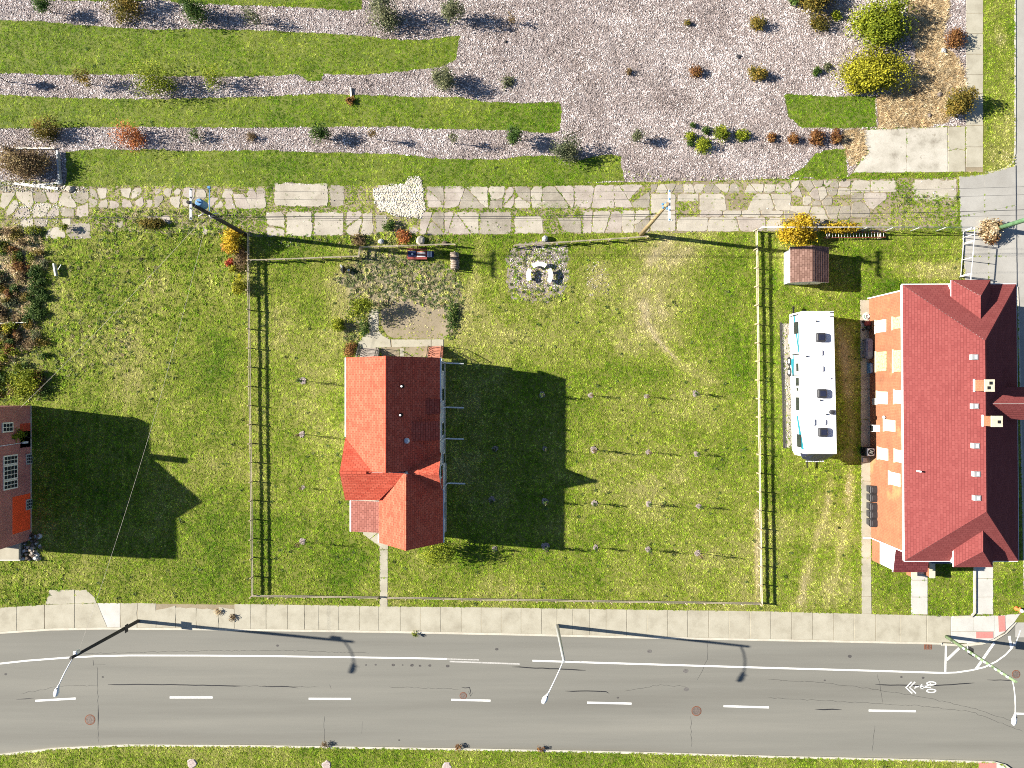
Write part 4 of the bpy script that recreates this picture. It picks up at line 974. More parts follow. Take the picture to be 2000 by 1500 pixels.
# white side porch with small red roof
mb = MB(); mb.bbox(X(1703), X(1762), Y(1094), Y(1053), 0, 1.17); pw_ = mb.build('porch_base', M['brickB'], bh, autouv=True)
mb = MB(); mb.bbox(X(1703.5), X(1761.5), Y(1093.6), Y(1053), 1.17, 3.2); mb.build('porch_panel', M['white'], bh)
roof_part(bh, [[(X(1701), Y(1096), 3.25), (X(1764), Y(1096), 3.25), (X(1764), Y(1052), 3.6), (X(1701), Y(1052), 3.6)]], M['roofC'], 'porch_roof', .18)
for (x0, x1, y0, y1) in ((1704, 1710, 1060, 1066),):
    mb = MB(); mb.bbox(X(1703)-.01, X(1703)+.02, Y(1085), Y(1066), 1.7, 2.5); mb.build('porch_window', M['siding'], bh)
mb = MB(); mb.bbox(X(1763), X(1850), Y(1094), Y(1053), 0, .78); mb.build('porch_landing', M['greymetal'], bh)
for k in range(4):
    mb = MB(); mb.bbox(X(1779), X(1803), Y(1094+6.5*k+6.5), Y(1094+6.5*k)-.01, 0, .66-.16*k); mb.build('porch_step', M['greymetal'], bh)
for x0, y0, x1, y1, zz in ((1770, 1095, 1778, 1122, .8), (1804, 1095, 1812, 1122, .85), (1793, 1084, 1800, 1092, 1.05), (1838, 1083, 1849, 1093, 1.15), (1768, 1086, 1777, 1093.5, 1.0)):
    mb = MB(); mb.bbox(X(x0), X(x1), Y(y1), Y(y0), 0, zz); p_ = mb.build('brick_pier', M['brickB'], bh, autouv=True)
    mb = MB(); mb.bbox(X(x0)-.04, X(x1)+.04, Y(y1)-.04, Y(y0)+.04, zz, zz+.08); mb.build('pier_cap', M['caststone'], p_)
mb = MB(); mb.bbox(X(1801), X(1838), Y(1092.5), Y(1090), .78, 1.3); mb.build('porch_rail', M['greytarp'], bh)

# ---- brick house at the west edge: most of it lies beyond the picture
lh = thing('red_brick_house', 'red brick house at the edge of the vacant lot with one bright orange wall patch', 'house', G(0, 920))
w = MB(); WX = X(61.5)
gable_mass(w, X(-102), WX, Y(1052), Y(792), 0, 4.0, 6.3, 'y', X(-20))
gable_mass(w, X(-60), WX+.01, Y(1040), Y(841), 0, 4.0, 6.7, 'x', Y(940))
gable_mass(w, X(-25), WX-.01, Y(1053.5), Y(930), 0, 4.2, 6.3, 'y', X(28))
fixn(w.build('wall', M['brickL'], lh, autouv=True))
roof_part(lh, [[(X(-104), Y(790), 4.08), (X(-20), Y(790), 6.46), (X(-20), Y(1054), 6.46), (X(-104), Y(1054), 4.08)], [(X(62.5), Y(790), 4.08), (X(-20), Y(790), 6.46), (X(-20), Y(1054), 6.46), (X(62.5), Y(1054), 4.08)],
               [(X(63.5), Y(840), 4.08), (X(63.5), Y(940), 6.85), (X(-20), Y(940), 6.85), (X(-20), Y(840), 4.08)], [(X(63.5), Y(1041), 4.08), (X(63.5), Y(940), 6.85), (X(-20), Y(940), 6.85), (X(-20), Y(1041), 4.08)],
               [(X(62), Y(1055), 4.3), (X(30), Y(1055), 6.5), (X(30), Y(940), 6.5), (X(62), Y(940), 4.3)], [(X(-30), Y(1055), 4.2), (X(30), Y(1055), 6.5), (X(30), Y(940), 6.5), (X(-30), Y(940), 4.2)]], M['roofC'], course=.18)
mb = MB(); mb.bbox(X(12), X(28), Y(864), Y(854), 4, 7.0); mb.build('chimney', M['brickL'], lh, autouv=True)
mb = MB(); mb.bbox(WX, WX+.012, Y(1033), Y(962.5), .02, 2.15); mb.build('painted_patch', M['orange'], lh)
mb = MB(); mb.bbox(WX, WX+.010, Y(872), Y(826), .05, 1.3); mb.build('stained_patch', M['redstain'], lh)
mb = MB(); mb.bbox(WX, WX+.03, Y(1038), Y(792), 0, .14); mb.build('foundation', M['slab2'], lh)
def lwin(y0, y1, z0, z1, nv, nh, mat=None):
    mb = MB(); mb.bbox(WX, WX+.07, Y(y1)-.07, Y(y0)+.07, z0-.07, z1+.07); wi = mb.build('window', mat or M['cover'], lh)
    a, b = Y(y1), Y(y0)
    for i in range(nv):
        for j in range(nh):
            g0 = MB(); g0.bbox(WX+.06, WX+.085, a+(b-a)*i/nv+.03, a+(b-a)*(i+1)/nv-.03, z0+(z1-z0)*j/nh+.03, z0+(z1-z0)*(j+1)/nh-.03); g0.build('pane', M['glass'], wi)
lwin(884.5, 899, 1.7, 3.1, 2, 4); lwin(903, 927, 1.7, 3.1, 3, 4); lwin(931, 945, 1.7, 3.1, 2, 4); lwin(823, 838, 2.2, 3.2, 2, 3)
for y0, y1 in ((887, 904), (975, 992)): lwin(y0, y1, .06, .62, 3, 3, M['greymetal'])
mb = MB(); mb.tube([(WX+.05, Y(862), .6), (WX+.05, Y(862.5), 1.1), (WX+.05, Y(864), 4.0)], .03, 6); mb.build('conduit', M['palemetal'], lh)
mb = MB(); mb.bbox(WX, WX+.12, Y(864.5), Y(860.5), .55, 1.1); mb.build('electric_meter', M['palemetal'], lh)
mb = MB(); mb.bbox(X(-90), X(45), Y(1090), Y(1054.5), 0, .5); mb.build('porch_floor', M['walk'], lh)
mb = MB(); mb.bbox(X(-90), X(46), Y(1093), Y(1090), 0, .42); mb.build('porch_step', M['walk_new'], lh)

# ---- garden shed
sh = thing('garden_shed', 'small garden shed with brown shingle gable roof and white wall beside the fence', 'shed', G(1563, 524))
x0, x1, y0, y1 = X(1531), X(1596), Y(555.5), Y(493)
w = MB(); gable_mass(w, x0, x1, y0, y1, 0, 1.62, 2.18, 'y'); fixn(w.build('wall', M['white'], sh))
xa, xb, xm_ = X(1527), X(1600), X(1563)
roof_part(sh, [[(xa, y0-.1, 1.66), (xm_, y0-.1, 2.32), (xm_, y1+.1, 2.32), (xa, y1+.1, 1.66)], [(xb, y0-.1, 1.66), (xm_, y0-.1, 2.32), (xm_, y1+.1, 2.32), (xb, y1+.1, 1.66)]], M['roofS'], course=.18)
mb = MB(); mb.bbox(xm_-.5, xm_+.5, y0-.03, y0, .05, 1.5); d_ = mb.build('door', M['siding'], sh); mb = MB(); mb.box((xm_+.35, y0-.05, .8), (.04, .04, .15)); mb.build('handle', M['black'], d_)

# ---- travel trailer
rv = thing('travel_trailer', 'long white travel trailer with dark roof vents parked between fence and brick house', 'trailer', G(1570, 750))
TLT = 0.022
def RX(px, py): return X(px + (py-750)*TLT)
def rbox(mb, x0, x1, y0, y1, z0, z1):
    q = [(RX(x0, y0), Y(y0)), (RX(x1, y0), Y(y0)), (RX(x1, y1), Y(y1)), (RX(x0, y1), Y(y1))]; mb.prism(q, z0, z1); return mb
RZ = 3.0
n0, n1 = 615, 879.5
qn = [(RX(1540.2,n1-1),Y(n1-1)),(RX(1598,n1-1),Y(n1-1)),(RX(1594,n1+7),Y(n1+7)),(RX(1569,n1+10),Y(n1+10)),(RX(1544,n1+7),Y(n1+7))]
q = [(RX(1539.8,n0+2),Y(n0+2)),(RX(1541,n0),Y(n0)),(RX(1597,n0),Y(n0)),(RX(1598.3,n0+2),Y(n0+2)),(RX(1598.3,n1),Y(n1)),(RX(1539.8,n1),Y(n1))]
mb = MB(); mb.prism(q, .45, RZ-.1); mb.prism(qn, .5, 1.9); mb.build('body', M['rvwhite'], rv)
q2 = [(RX(1540,n0),Y(n0)),(RX(1598,n0),Y(n0)),(RX(1598,n1),Y(n1)),(RX(1540,n1),Y(n1))]
mb = MB(); mb.prism(q2, RZ-.1, RZ, .06); rr_ = mb.build('roof', M['rvwhite'], rv)
for a in (1540, 1598):
    mb = MB(); rbox(mb, a-.8, a+.8, n0, n1, RZ-.16, RZ-.08); mb.build('roof_gutter', M['greymetal'], rv)
for y_ in (638, 672, 706, 733, 756, 792, 812, 852):
    mb = MB(); rbox(mb, 1542, 1596, y_, y_+.45, RZ, RZ+.006); mb.build('roof_seam', M['greymetal'], rv)
mb = MB(); rbox(mb, 1590, 1597, 617.5, 618.6, RZ, RZ+.12); rbox(mb, 1590, 1597, 625, 626.1, RZ, RZ+.12); mb.build('ladder_hook', M['black'], rv)
# dark front cap
vs_ = []; cap = [(1539.4, n1-.5), (1543, n1+10), (1555, n1+15), (1569, n1+16.5), (1583, n1+15), (1595, n1+10), (1598.7, n1-.5)]
top = [(1541, n1), (1545, n1+.2), (1556, n1+.2), (1569, n1+.2), (1582, n1+.2), (1593, n1+.2), (1597, n1)]
vs_ = [(RX(a, b), Y(b), 2.0) for a, b in cap] + [(RX(a, b), Y(b), RZ-.02) for a, b in top]
mb = MB(); mb.add(vs_, [(i, i+1, 8+i, 7+i) for i in range(6)] + [tuple(range(6, -1, -1)), tuple(range(7, 14))]); fc = fixn(mb.build('front_cap', M['rvnavy'], rv))
for k in range(8):
    a = 1552+4.4*k; mb = MB(); mb.box((RX(a, n1+11), Y(n1+16.6-.05*(k-3.5)**2), 1.96), (.12 if k % 3 else .09, .06, .10)); mb.build('lettering', M['white'], rv)
for py_ in (664, 767.5, 839):
    mb = MB(); x_ = RX(1571.5, py_); mb.cbox(x_-.34, x_+.30, Y(py_)-.33, Y(py_)+.33, RZ, RZ+.30, .07); ac = mb.build('air_conditioner', M['plastic'], rr_)
    mb = MB(); mb.bbox(x_-.2, x_+.2, Y(py_)-.2, Y(py_)+.2, RZ+.30, RZ+.315); mb.build('grille', M['rvnavy'], rv)
for px_, py_, sz in ((1570, 692.5, .38), (1571, 722, .38), (1552, 821, .46), (1573, 820.5, .40)):
    mb = MB(); x_ = RX(px_, py_); mb.cbox(x_-sz/2, x_+sz/2, Y(py_)-sz/2, Y(py_)+sz/2, RZ, RZ+.09, .03); mb.build('roof_hatch', M['rvwhite'], rr_)
mb = MB(); mb.lathe((RX(1589, 802), Y(802), RZ), [(.17, 0), (.19, .12), (.15, .28), (.05, .3)], 14); mb.build('antenna_dome', M['plastic'], rr_)
for px_, py_ in ((1565, 634), (1545.5, 699), (1580, 806), (1588, 740), (1569, 780)):
    mb = MB(); mb.lathe((RX(px_, py_), Y(py_), RZ), [(.05, 0), (.06, .05), (.03, .12)], 8); mb.build('vent_cap', M['black'] if py_ != 740 else M['rvwhite'], rr_)
xw_ = 1539.6
for y0_, y1_, z0_, z1_, fr in ((634, 654, 1.5, 2.2, 1), (711, 726, 1.75, 2.2, 0), (738, 753, 1.6, 2.2, 0), (775, 800, 1.55, 2.2, 0), (846, 868, 1.6, 2.3, 1)):
    mb = MB(); rbox(mb, xw_-1.0, xw_, y0_-1, y1_+1, z0_-.05, z1_+.05); wi = mb.build('window', M['rvwhite'] if not fr else M['black'], rv)
    mb = MB(); rbox(mb, xw_-1.35, xw_-.9, y0_, y1_, z0_, z1_); mb.build('pane', M['glass'], wi)
mb = MB(); rbox(mb, xw_-1.0, xw_, 753.5, 771, .7, 2.35); d_ = mb.build('door', M['rvwhite'], rv); mb = MB(); rbox(mb, xw_-1.3, xw_-.9, 757, 763, 1.7, 2.1); mb.build('pane', M['glass'], d_)
for y0_ in (753.2, 771.0):
    mb = MB(); rbox(mb, xw_-1.2, xw_-.2, y0_, y0_+.5, .7, 2.38); mb.build('door_frame', M['black'], rv)
mb = MB()
for a, b, z0_, z1_, z2_, z3_ in ((640, 700, 2.0, 2.5, 2.35, 2.5), (618, 690, 1.3, 1.55, 2.1, 2.3), (702, 735, .55, 1.15, .9, 1.15), (810, 872, 1.5, 1.75, 2.3, 2.75), (690, 735, 1.2, 1.3, .9, 1.1)):
    mb.add([(RX(xw_-.35, a), Y(a), z0_), (RX(xw_-.35, b), Y(b), z2_), (RX(xw_-.35, b), Y(b), z3_), (RX(xw_-.35, a), Y(a), z1_)], [(0,1,2,3)])
mb.build('teal_stripe', M['teal'], rv)
mb = MB(); rbox(mb, xw_-3.0, xw_-.3, 618, 735, 2.55, 2.72); mb.build('awning_roll', M['palemetal'], rv)
for y_ in (620, 694, 733):
    mb = MB(); mb.tube([(RX(xw_-2.2, y_), Y(y_), 2.6), (RX(xw_-1.6, y_), Y(y_), .9)], .035, 6); mb.build('awning_arm', M['black'], rv)
for y_ in (706, 727):
    for xx in (1541.5, 1596.5):
        mb = MB(); n = 14; vs_ = [(RX(xx, y_)+s*.11, Y(y_)+.36*math.cos(6.283*k/n), .36+.36*math.sin(6.283*k/n)) for s in (-1, 1) for k in range(n)]
        mb.add(vs_, [tuple(range(n)), tuple(range(2*n-1, n-1, -1))] + [(k, n+k, n+(k+1) % n, (k+1) % n) for k in range(n)]); wh = fixn(mb.build('wheel', M['rubber'], rv))
        mb = MB(); mb.bbox(RX(xx, y_)-.13, RX(xx, y_)+.13, Y(y_)-.15, Y(y_)+.15, .21, .51); mb.build('rim', M['palemetal'], wh)
mb = MB(); rbox(mb, 1538, 1541, 655, 672, .35, .5); mb.build('entry_step', M['palemetal'], rv)
mb = MB(); mb.bbox(RX(1546, 606), RX(1548.5, 606), Y(616), Y(600), .5, .62); mb.build('bumper_arm', M['black'], rv)
mb = MB(); mb.tube([(RX(1568, 892), Y(890), .5), (RX(1568, 905), Y(912), .5)], .05, 6); mb.build('tongue', M['black'], rv)

# ------------------------------------------------------------------ fences
def rail_fence(label, pts, post_gap=36.3, h=.72, skip_first=False):
    t = thing('rail_fence', label, 'fence', G(*pts[0]), 'low wooden rail fences around the lawn')
    fr = random.Random(label)
    posts = []
    for (xa, ya), (xb, yb) in zip(pts[:-1], pts[1:]):
        L = math.hypot(xb-xa, yb-ya); n = max(1, round(L/post_gap))
        for k in range(n+1):
            if k == 0 and posts: continue
            f = k/n; posts.append((xa+(xb-xa)*f+fr.uniform(-.5, .5), ya+(yb-ya)*f+fr.uniform(-.5, .5), k == n))
    for i, (a, b, e) in enumerate(posts):
        mb = MB(); s = .085; hh = h+.06+fr.uniform(-.02, .04)
        c = G(a, b); lean = Vector((fr.uniform(-.02, .02), fr.uniform(-.02, .02), 0))
        mb.add([c+Vector((x, y, -.05)) for x, y in ((-s/2,-s/2),(s/2,-s/2),(s/2,s/2),(-s/2,s/2))] + [c+lean+Vector((x, y, hh)) for x, y in ((-s/2,-s/2),(s/2,-s/2),(s/2,s/2),(-s/2,s/2))], [(0,3,2,1),(4,5,6,7),(0,1,5,4),(1,2,6,5),(2,3,7,6),(3,0,4,7)])
        mb.build('post', M['postwood'], t, loc=c)
    for (a, b, _), (c, d, _) in zip(posts[:-1], posts[1:]):
        for z, dn in ((.34, 0), (h-.09, 0)):
            p = G(a, b); q_ = G(c, d); dd = q_-p; nrm = Vector((-dd.y, dd.x, 0)).normalized()*.075
            m_ = (p+q_)/2+nrm; L = dd.length; ang = math.atan2(dd.y, dd.x)
            mb = MB(); mb.box((m_.x, m_.y, z+fr.uniform(-.012, .012)), (L-.01, .026, .13), ang); mb.build('rail', M['wood'], t, loc=(m_.x, m_.y, z))
    return t
rail_fence('long weathered rail fence between the vacant lot and the cottage lawn', [(487,458),(495.5,1162)])
rail_fence('rail fence along the sidewalk, short run west of the front walk', [(495.5,1162),(740,1165.5)])
rail_fence('rail fence along the sidewalk, long run east of the front walk', [(759,1166),(1481.5,1177)])
rail_fence('long rail fence between the lawn and the parked white trailer', [(1472,452),(1481.7,1177)])
rail_fence('short rail fence jogging past the red bench near the alley', [(490,512),(705,505),(707,487),(890,481)])
rail_fence('short rail fence near the alley behind the curved white benches', [(1004,483),(1263,466)])

# chain link fence of the brick house yard
cf = thing('chain_link_fence', 'grey chain link fence along the alley behind the brick house', 'fence', G(1475, 451))
for i, px_ in enumerate(np.linspace(1476, 1878, 9)):
    mb = MB(); mb.tube([G(px_, 451.5, -.05), G(px_, 451.5, 1.48)], .03, 6); mb.build('post', M['palemetal'], cf)
mb = MB(); mb.tube([G(1475, 451.5, 1.46), G(1879, 451.5, 1.46)], .028, 6); mb.build('top_rail', M['palemetal'], cf)
mb = MB(); L = X(1878)-X(1476)
for k in range(int(L/.11)):
    x_ = X(1476)+k*.11
    for s in (-1, 1):
        mb.add([(x_, Y(451.5), .04), (x_+.014, Y(451.5), .04), (x_+.014+s*.7, Y(451.5)+s*.004, 1.44), (x_+s*.7, Y(451.5)+s*.004, 1.44)], [(0,1,2,3)])
mb.build('wire_mesh', M['greymetal'], cf)['kind'] = 'stuff'
gt = thing('yard_gate', 'white metal pipe gate standing on the concrete behind the brick house', 'gate', G(1878, 500))
def gate_panel(y0, y1, x0, x1, z1):
    a0, a1, b0, b1 = G(x0, y0, .1), G(x1, y1, .1), G(x0, y0, z1), G(x1, y1, z1)
    for p, q_ in ((a0, b0), (a1, b1), (b0, b1), (a0, a1), ((a0+a1)/2, (b0+b1)/2)):
        mb = MB(); mb.tube([p, q_], .03, 6); mb.build('frame_pipe', M['white'], gt)
gate_panel(453, 476, 1880, 1880, 1.46); gate_panel(478, 539, 1880, 1875, 1.40)
mb = MB(); mb.tube([G(1874, 541, 0), G(1874, 541, 1.5)], .045, 8); mb.build('gate_post', M['white'], gt)
mb = MB(); mb.tube([G(1874, 541, 1.4), G(1874, 560, 1.4)], .03, 6); mb.tube([G(1874, 560, 0), G(1874, 560, 1.4)], .03, 6); mb.build('side_panel', M['white'], gt)
ld = thing('ladder', 'dark red extension ladder lying along the chain link fence', 'ladder', G(1665, 461))
for dy in (-.2, .2):
    mb = MB(); mb.box(G(1665, 461, .42)+Vector((0, dy, .05*dy)), (4.75, .05, .08), .012); mb.build('side_rail', M['rail'], ld)
for k in range(20):
    mb = MB(); c = G(1665, 461, .43)+Vector((-2.2+k*.232, -.012*2.2+k*.0028, 0)); mb.tube([c+Vector((0, -.19, 0)), c+Vector((0, .19, 0))], .018, 5); mb.build('rung', M['palemetal'], ld)
for k in (-2.0, 2.0):
    mb = MB(); mb.box(G(1665, 461, .19)+Vector((k, 0, 0)), (.12, .5, .38)); mb.build('block', M['wood'], ld)

# ------------------------------------------------------------------ poles, lamps, wires
def taper(mb, a, b, r0, r1, n=10): mb.tube([a, Vector(a).lerp(Vector(b), .5), b], [r0, (r0+r1)/2, r1], n)
P1, P2, P3 = G(480, 458), G(1252, 458), G(1944, 448)
def up(p, z): return Vector((p.x, p.y, z))
def utility_pole(label, p, h, mat, arm_len, armmat, kit):
    t = thing('utility_pole', label, 'utility pole', p, 'utility poles along the alley')
    mb = MB(); taper(mb, up(p, -.1), up(p, h), .17, .11); mb.build('pole', mat, t)
    if arm_len:
        mb = MB(); mb.box(up(p, h-.15)+Vector((.13, -.1, 0)), (.13, arm_len, .13)); ar = mb.build('crossarm', armmat, t)
        for s in (-.46, -.15, .2, .46):
            mb = MB(); mb.lathe(up(p, h-.085)+Vector((.13, -.1+s*arm_len, 0)), [(.05, 0), (.07, .06), (.03, .14)], 8); mb.build('insulator', M['blue'] if kit == 2 else M['greymetal'], ar)
        for s in (-1, 1):
            mb = MB(); mb.tube([up(p, h-.8)+Vector((.12, 0, 0)), up(p, h-.2)+Vector((.14, s*arm_len*.32, 0))], .02, 5); mb.build('brace', M['greymetal'], ar)
    return t
t1 = utility_pole('dark utility pole with a blue transformer by the rail fence corner', P1, 10.0, M['poledark'], 2.0, M['palemetal'], 1)
mb = MB(); mb.lathe(up(P1, 7.6)+Vector((.05, .36, 0)), [(.24, 0), (.27, .05), (.27, .85), (.2, .95)], 14); tr_ = mb.build('transformer', M['blue'], t1)
mb = MB(); mb.lathe(up(P1, 8.55)+Vector((.05, .36, 0)), [(.05, 0), (.06, .15), (.03, .25)], 8); mb.build('bushing', M['palemetal'], tr_)
mb = MB(); mb.box(up(P1, 7.2)+Vector((.2, .9, 0)), (.05, 1.6, .05)); mb.box(up(P1, 7.2)+Vector((.2, 1.68, .05)), (.16, .16, .2)); mb.build('lamp_bracket', M['blue'], t1)
for k, (dx, dy, z) in enumerate(((.15, -.2, 7.0), (-.25, -.15, 7.3), (.3, .05, 6.6))):
    mb = MB(); mb.tube([up(P1, z), up(P1, z+.05)+Vector((dx*2, dy*2, 0))], .03, 5); mb.build('wire_bracket', M['palemetal'], t1)
t2 = utility_pole('tan utility pole with a white crossarm beside the broken alley slabs', P2, 9.6, M['polewood'], 2.0, M['white'], 2)
for k in range(5):
    mb = MB(); a = k*1.25; mb.lathe(up(P2, 8.6+.12*k)+Vector((.22*math.cos(a), .22*math.sin(a), 0)), [(.04, 0), (.09, .08), (.05, .2)], 8); mb.build('insulator', M['blue'], t2)
mb = MB(); taper(mb, up(P3, -.1), up(P3, 9.8), .19, .12)
t3_ = thing('utility_pole', 'thick green utility pole rising from dry grasses near the street', 'utility pole', P3, 'utility poles along the alley'); mb.build('pole', M['polegreen'], t3_)
mb = MB(); mb.box(up(P3, 9.6)+Vector((.13, -.1, 0)), (.13, 2.0, .13)); mb.build('crossarm', M['white'], t3_)

def street_lamp(label, base, h, lean, arm_end, mat, armmat, plate=None, r0=.13, r1=.075):
    b = G(*base); t = thing('street_lamp', label, 'street lamp', b, 'street lamps along the road')
    top = b+Vector((lean[0], lean[1], h)); mb = MB(); taper(mb, b+Vector((0, 0, -.1)), top, r0, r1); mb.build('pole', mat, t)
    e = G(*arm_end)+Vector((0, 0, h+.35)); a = b+Vector((lean[0], lean[1], h))*1.0
    a = b+(top-b)*.955
    mb = MB(); m_ = a.lerp(e, .5)+Vector((0, 0, .12)); mb.tube([a, a.lerp(e, .25)+Vector((0, 0, .1)), m_, a.lerp(e, .75)+Vector((0, 0, .08)), e], .038, 6); ar = mb.build('arm', armmat, t)
    d = Vector((e.x-a.x, e.y-a.y, 0)).normalized(); n_ = Vector((-d.y, d.x, 0))
    mb = MB(); prof = [(-.1, .05, .05), (.1, .10, .07), (.35, .19, .10), (.58, .17, .09), (.72, .08, .05)]; vs_ = []
    for s, w_, hh in prof:
        c = e+d*s
        vs_ += [c+n_*w_-Vector((0, 0, .03)), c+n_*w_*.7+Vector((0, 0, hh*.7)), c+Vector((0, 0, hh)), c-n_*w_*.7+Vector((0, 0, hh*.7)), c-n_*w_-Vector((0, 0, .03)), c-Vector((0, 0, .12))]
    fs = [(i*6+k, i*6+(k+1) % 6, (i+1)*6+(k+1) % 6, (i+1)*6+k) for i in range(4) for k in range(6)] + [tuple(range(5, -1, -1)), tuple(range(24, 30))]
    mb.add(vs_, fs); hd = fixn(mb.build('lamp_head', M['white'], t, smooth=True))
    mb = MB(); c_ = e+d*.12+Vector((0, 0, .09)); mb.lathe(c_, [(.04, 0), (.045, .07), (.02, .08)], 8); mb.build('photocell', M['black'], hd)
    if plate:
        z, wy, hz = plate; c = b+(top-b)*(z/h); mb = MB(); mb.box(c+Vector((.12, 0, 0)), (.03, wy, hz)); mb.build('plate', M['black'], t)
    return t, top
l1, l1t = street_lamp('dark wooden street lamp pole with a plate at the old driveway', (270,1213), 8.5, (-.05,.35), (254,1247), M['poledark'], M['palemetal'], (1.9, .6, .42), .14, .10)
mb = MB(); mb.lathe(Vector((l1t.x, l1t.y+.14, 7.6)), [(.10, 0), (.15, .06), (.15, .4), (.06, .45)], 10); mb.build('transformer', M['palemetal'], l1)
l2, _ = street_lamp('grey metal street lamp standing on the sidewalk in front of the cottage lawn', (1088,1222), 7.6, (0,.12), (1060,1270), M['greymetal'], M['white'], None, .15, .09)
l3, _ = street_lamp('mossy green street lamp pole at the striped street corner', (1848,1243), 8.2, (-.3,-.15), (1833,1297), M['polemoss'], M['white'], (3.0, .62, .6), .13, .09)
rs_ = random.Random(4)
for k in range(9):
    z = 2.5+k*.62; a = rs_.uniform(0, 6.28); c = G(1848,1243)+Vector((-.3*z/8.2, -.15*z/8.2, z)); mb = MB(); mb.box(c+Vector((-.1, .03, 0)), (.08, .14, .22)); mb.build('staple_patch', M['palemetal'], l3)

def wire(label, a, b, sag, r=.012, mat=None, n=22):
    a = Vector(a); b = Vector(b); pts = []
    for i in range(n+1):
        f = i/n; p = a.lerp(b, f); p.z -= sag*4*f*(1-f); pts.append(p)
    mb = MB(); mb.tube(pts, r, 5); o = mb.build('power_line', mat or M['wire'], loc=a); setp(o, label, 'power line', 'overhead wires of the alley'); return o
A1 = [up(P1, 10.0)+Vector((.13, -.1+s*2.0, 0)) for s in (-.46, .2, .46)]; A2 = [up(P2, 9.65)+Vector((.13, -.1+s*2.0, 0)) for s in (-.46, .2, .46)]
A3 = [up(P3, 9.8)+Vector((.13, -.1+s*2.0, 0)) for s in (-.46, .2, .46)]
far = Vector((-38, 0, 0))
for i, nm in enumerate(('southern', 'middle', 'northern')):
    wire('thin %s crossarm wire between the dark pole and the tan pole' % nm, A1[i], A2[i], .7, .009)
    wire('thin %s crossarm wire between the tan pole and the green pole' % nm, A2[i], A3[i], .7, .009)
    wire('thin %s crossarm wire running east from the green pole' % nm, A3[i], A3[i]+Vector((30, 0, .1)), .7, .009)
wire('black lower cable between the dark pole and the tan pole', up(P1, 7.0)+Vector((0, -.16, 0)), up(P2, 7.4)+Vector((0, -.16, 0)), .6, .02)
wire('second black cable just under the lower cable by the tan pole', up(P1, 6.7)+Vector((0, -.17, 0)), up(P2, 6.9)+Vector((0, -.17, 0)), .75, .016)
wire('black lower cable between the tan pole and the green pole', up(P2, 7.4)+Vector((0, -.16, 0)), up(P3, 7.4)+Vector((0, -.16, 0)), .7, .018)
wire('black cable running west from the dark pole over the vacant lot', up(P1, 7.0)+Vector((0, -.16, 0)), up(P1, 7.2)+Vector((-42, -.6, 0)), .6, .018)
wire('pale service wire sloping down to the corner of the red brick house', up(P1, 6.8)+Vector((-.2, -.1, 0)), Vector((X(62.5), Y(806), 2.0)), .35, .008, M['wirepale'])
wire('pale service wire crossing the vacant lot to the wooden street lamp', up(P1, 6.6)+Vector((-.2, -.2, 0)), Vector((l1t.x, l1t.y, 7.7)), .9, .008, M['wirepale'])

# ------------------------------------------------------------------ small things
def mh(label, px_, py_, r):
    t = thing('manhole_cover', label, 'manhole cover', G(px_, py_, ZR), 'manhole covers in the road')
    mb = MB(); mb.lathe(G(px_, py_, ZR), [(r*1.18, 0), (r*1.18, .006), (r*1.04, .007)], 24); mb.build('frame', M['rust'], t)
    mb = MB(); mb.lathe(G(px_, py_, ZR), [(r, .002), (r, .010), (r*.75, .012), (r*.7, .009), (r*.4, .009), (r*.35, .013)], 24); mb.build('lid', M['iron'], t)
mh('round manhole cover near the road crack below the wooden street lamp', 174, 1407, .35); mh('manhole cover touching a lane dash under an arrow shaped tar mark', 904.5, 1360, .24)
mh('manhole cover between two lane dashes in front of the metal street lamp shadow', 1361, 1390, .33); mh('dark manhole cover near the mossy street lamp at the corner', 1986.5, 1318, .28)
for lb, px_, py_, w_, h_ in (('rusty square drain grate by the kerb beside the striped corner', 1814, 1264.5, 15, 10), ('rusty square drain at the kerb of the side street by the concrete apron', 1989, 263, 11, 11)):
    t = thing('drain_grate', lb, 'drain', G(px_, py_, ZR))
    mb = MB(); mb.box(G(px_, py_, ZR+.006), (w_*S, h_*S, .012)); mb.build('frame', M['rust'], t)
    for k in range(5):
        mb = MB(); mb.box(G(px_-w_*.36+k*w_*.18, py_, ZR+.016), (.035, h_*S*.8, .01)); mb.build('bar', M['iron'], t)

def cart(label, py_):
    c = G(1697.5, py_); t = thing('trash_cart', label, 'trash cart', c, 'black trash carts by the brick house wall')
    mb = MB(); w0, d0 = .22, .2; w1, d1 = .30, .28
    vs_ = [c+Vector((x*d0*1.2, y*w0, .05)) for x, y in ((-1,-1),(1,-1),(1,1),(-1,1))] + [c+Vector((x*d1*1.3, y*w1, .95)) for x, y in ((-1,-1),(1,-1),(1,1),(-1,1))]
    mb.add(vs_, [(0,3,2,1),(4,5,6,7),(0,1,5,4),(1,2,6,5),(2,3,7,6),(3,0,4,7)]); mb.build('bin', M['plastic'], t)
    mb = MB(); mb.cbox(c.x-.42, c.x+.40, c.y-.31, c.y+.31, .95, 1.05, .05); lid = mb.build('lid', M['plastic'], t)
    mb = MB(); mb.cbox(c.x-.30, c.x+.2, c.y-.2, c.y+.2, 1.05, 1.08, .02); mb.build('lid_panel', M['plastic'], lid)
    mb = MB(); mb.tube([c+Vector((-.47, -.24, .98)), c+Vector((-.47, .24, .98))], .022, 6); mb.build('handle', M['black'], t)
    for s in (-1, 1):
        mb = MB(); n = 10; vs_ = [c+Vector((.3+.11*math.cos(6.283*k/n), s*.2+q_*.03, .11+.11*math.sin(6.283*k/n))) for q_ in (-1, 1) for k in range(n)]
        mb.add(vs_, [tuple(range(n)), tuple(range(2*n-1, n-1, -1))] + [(k, n+k, n+(k+1) % n, (k+1) % n) for k in range(n)]); fixn(mb.build('wheel', M['rubber'], t))
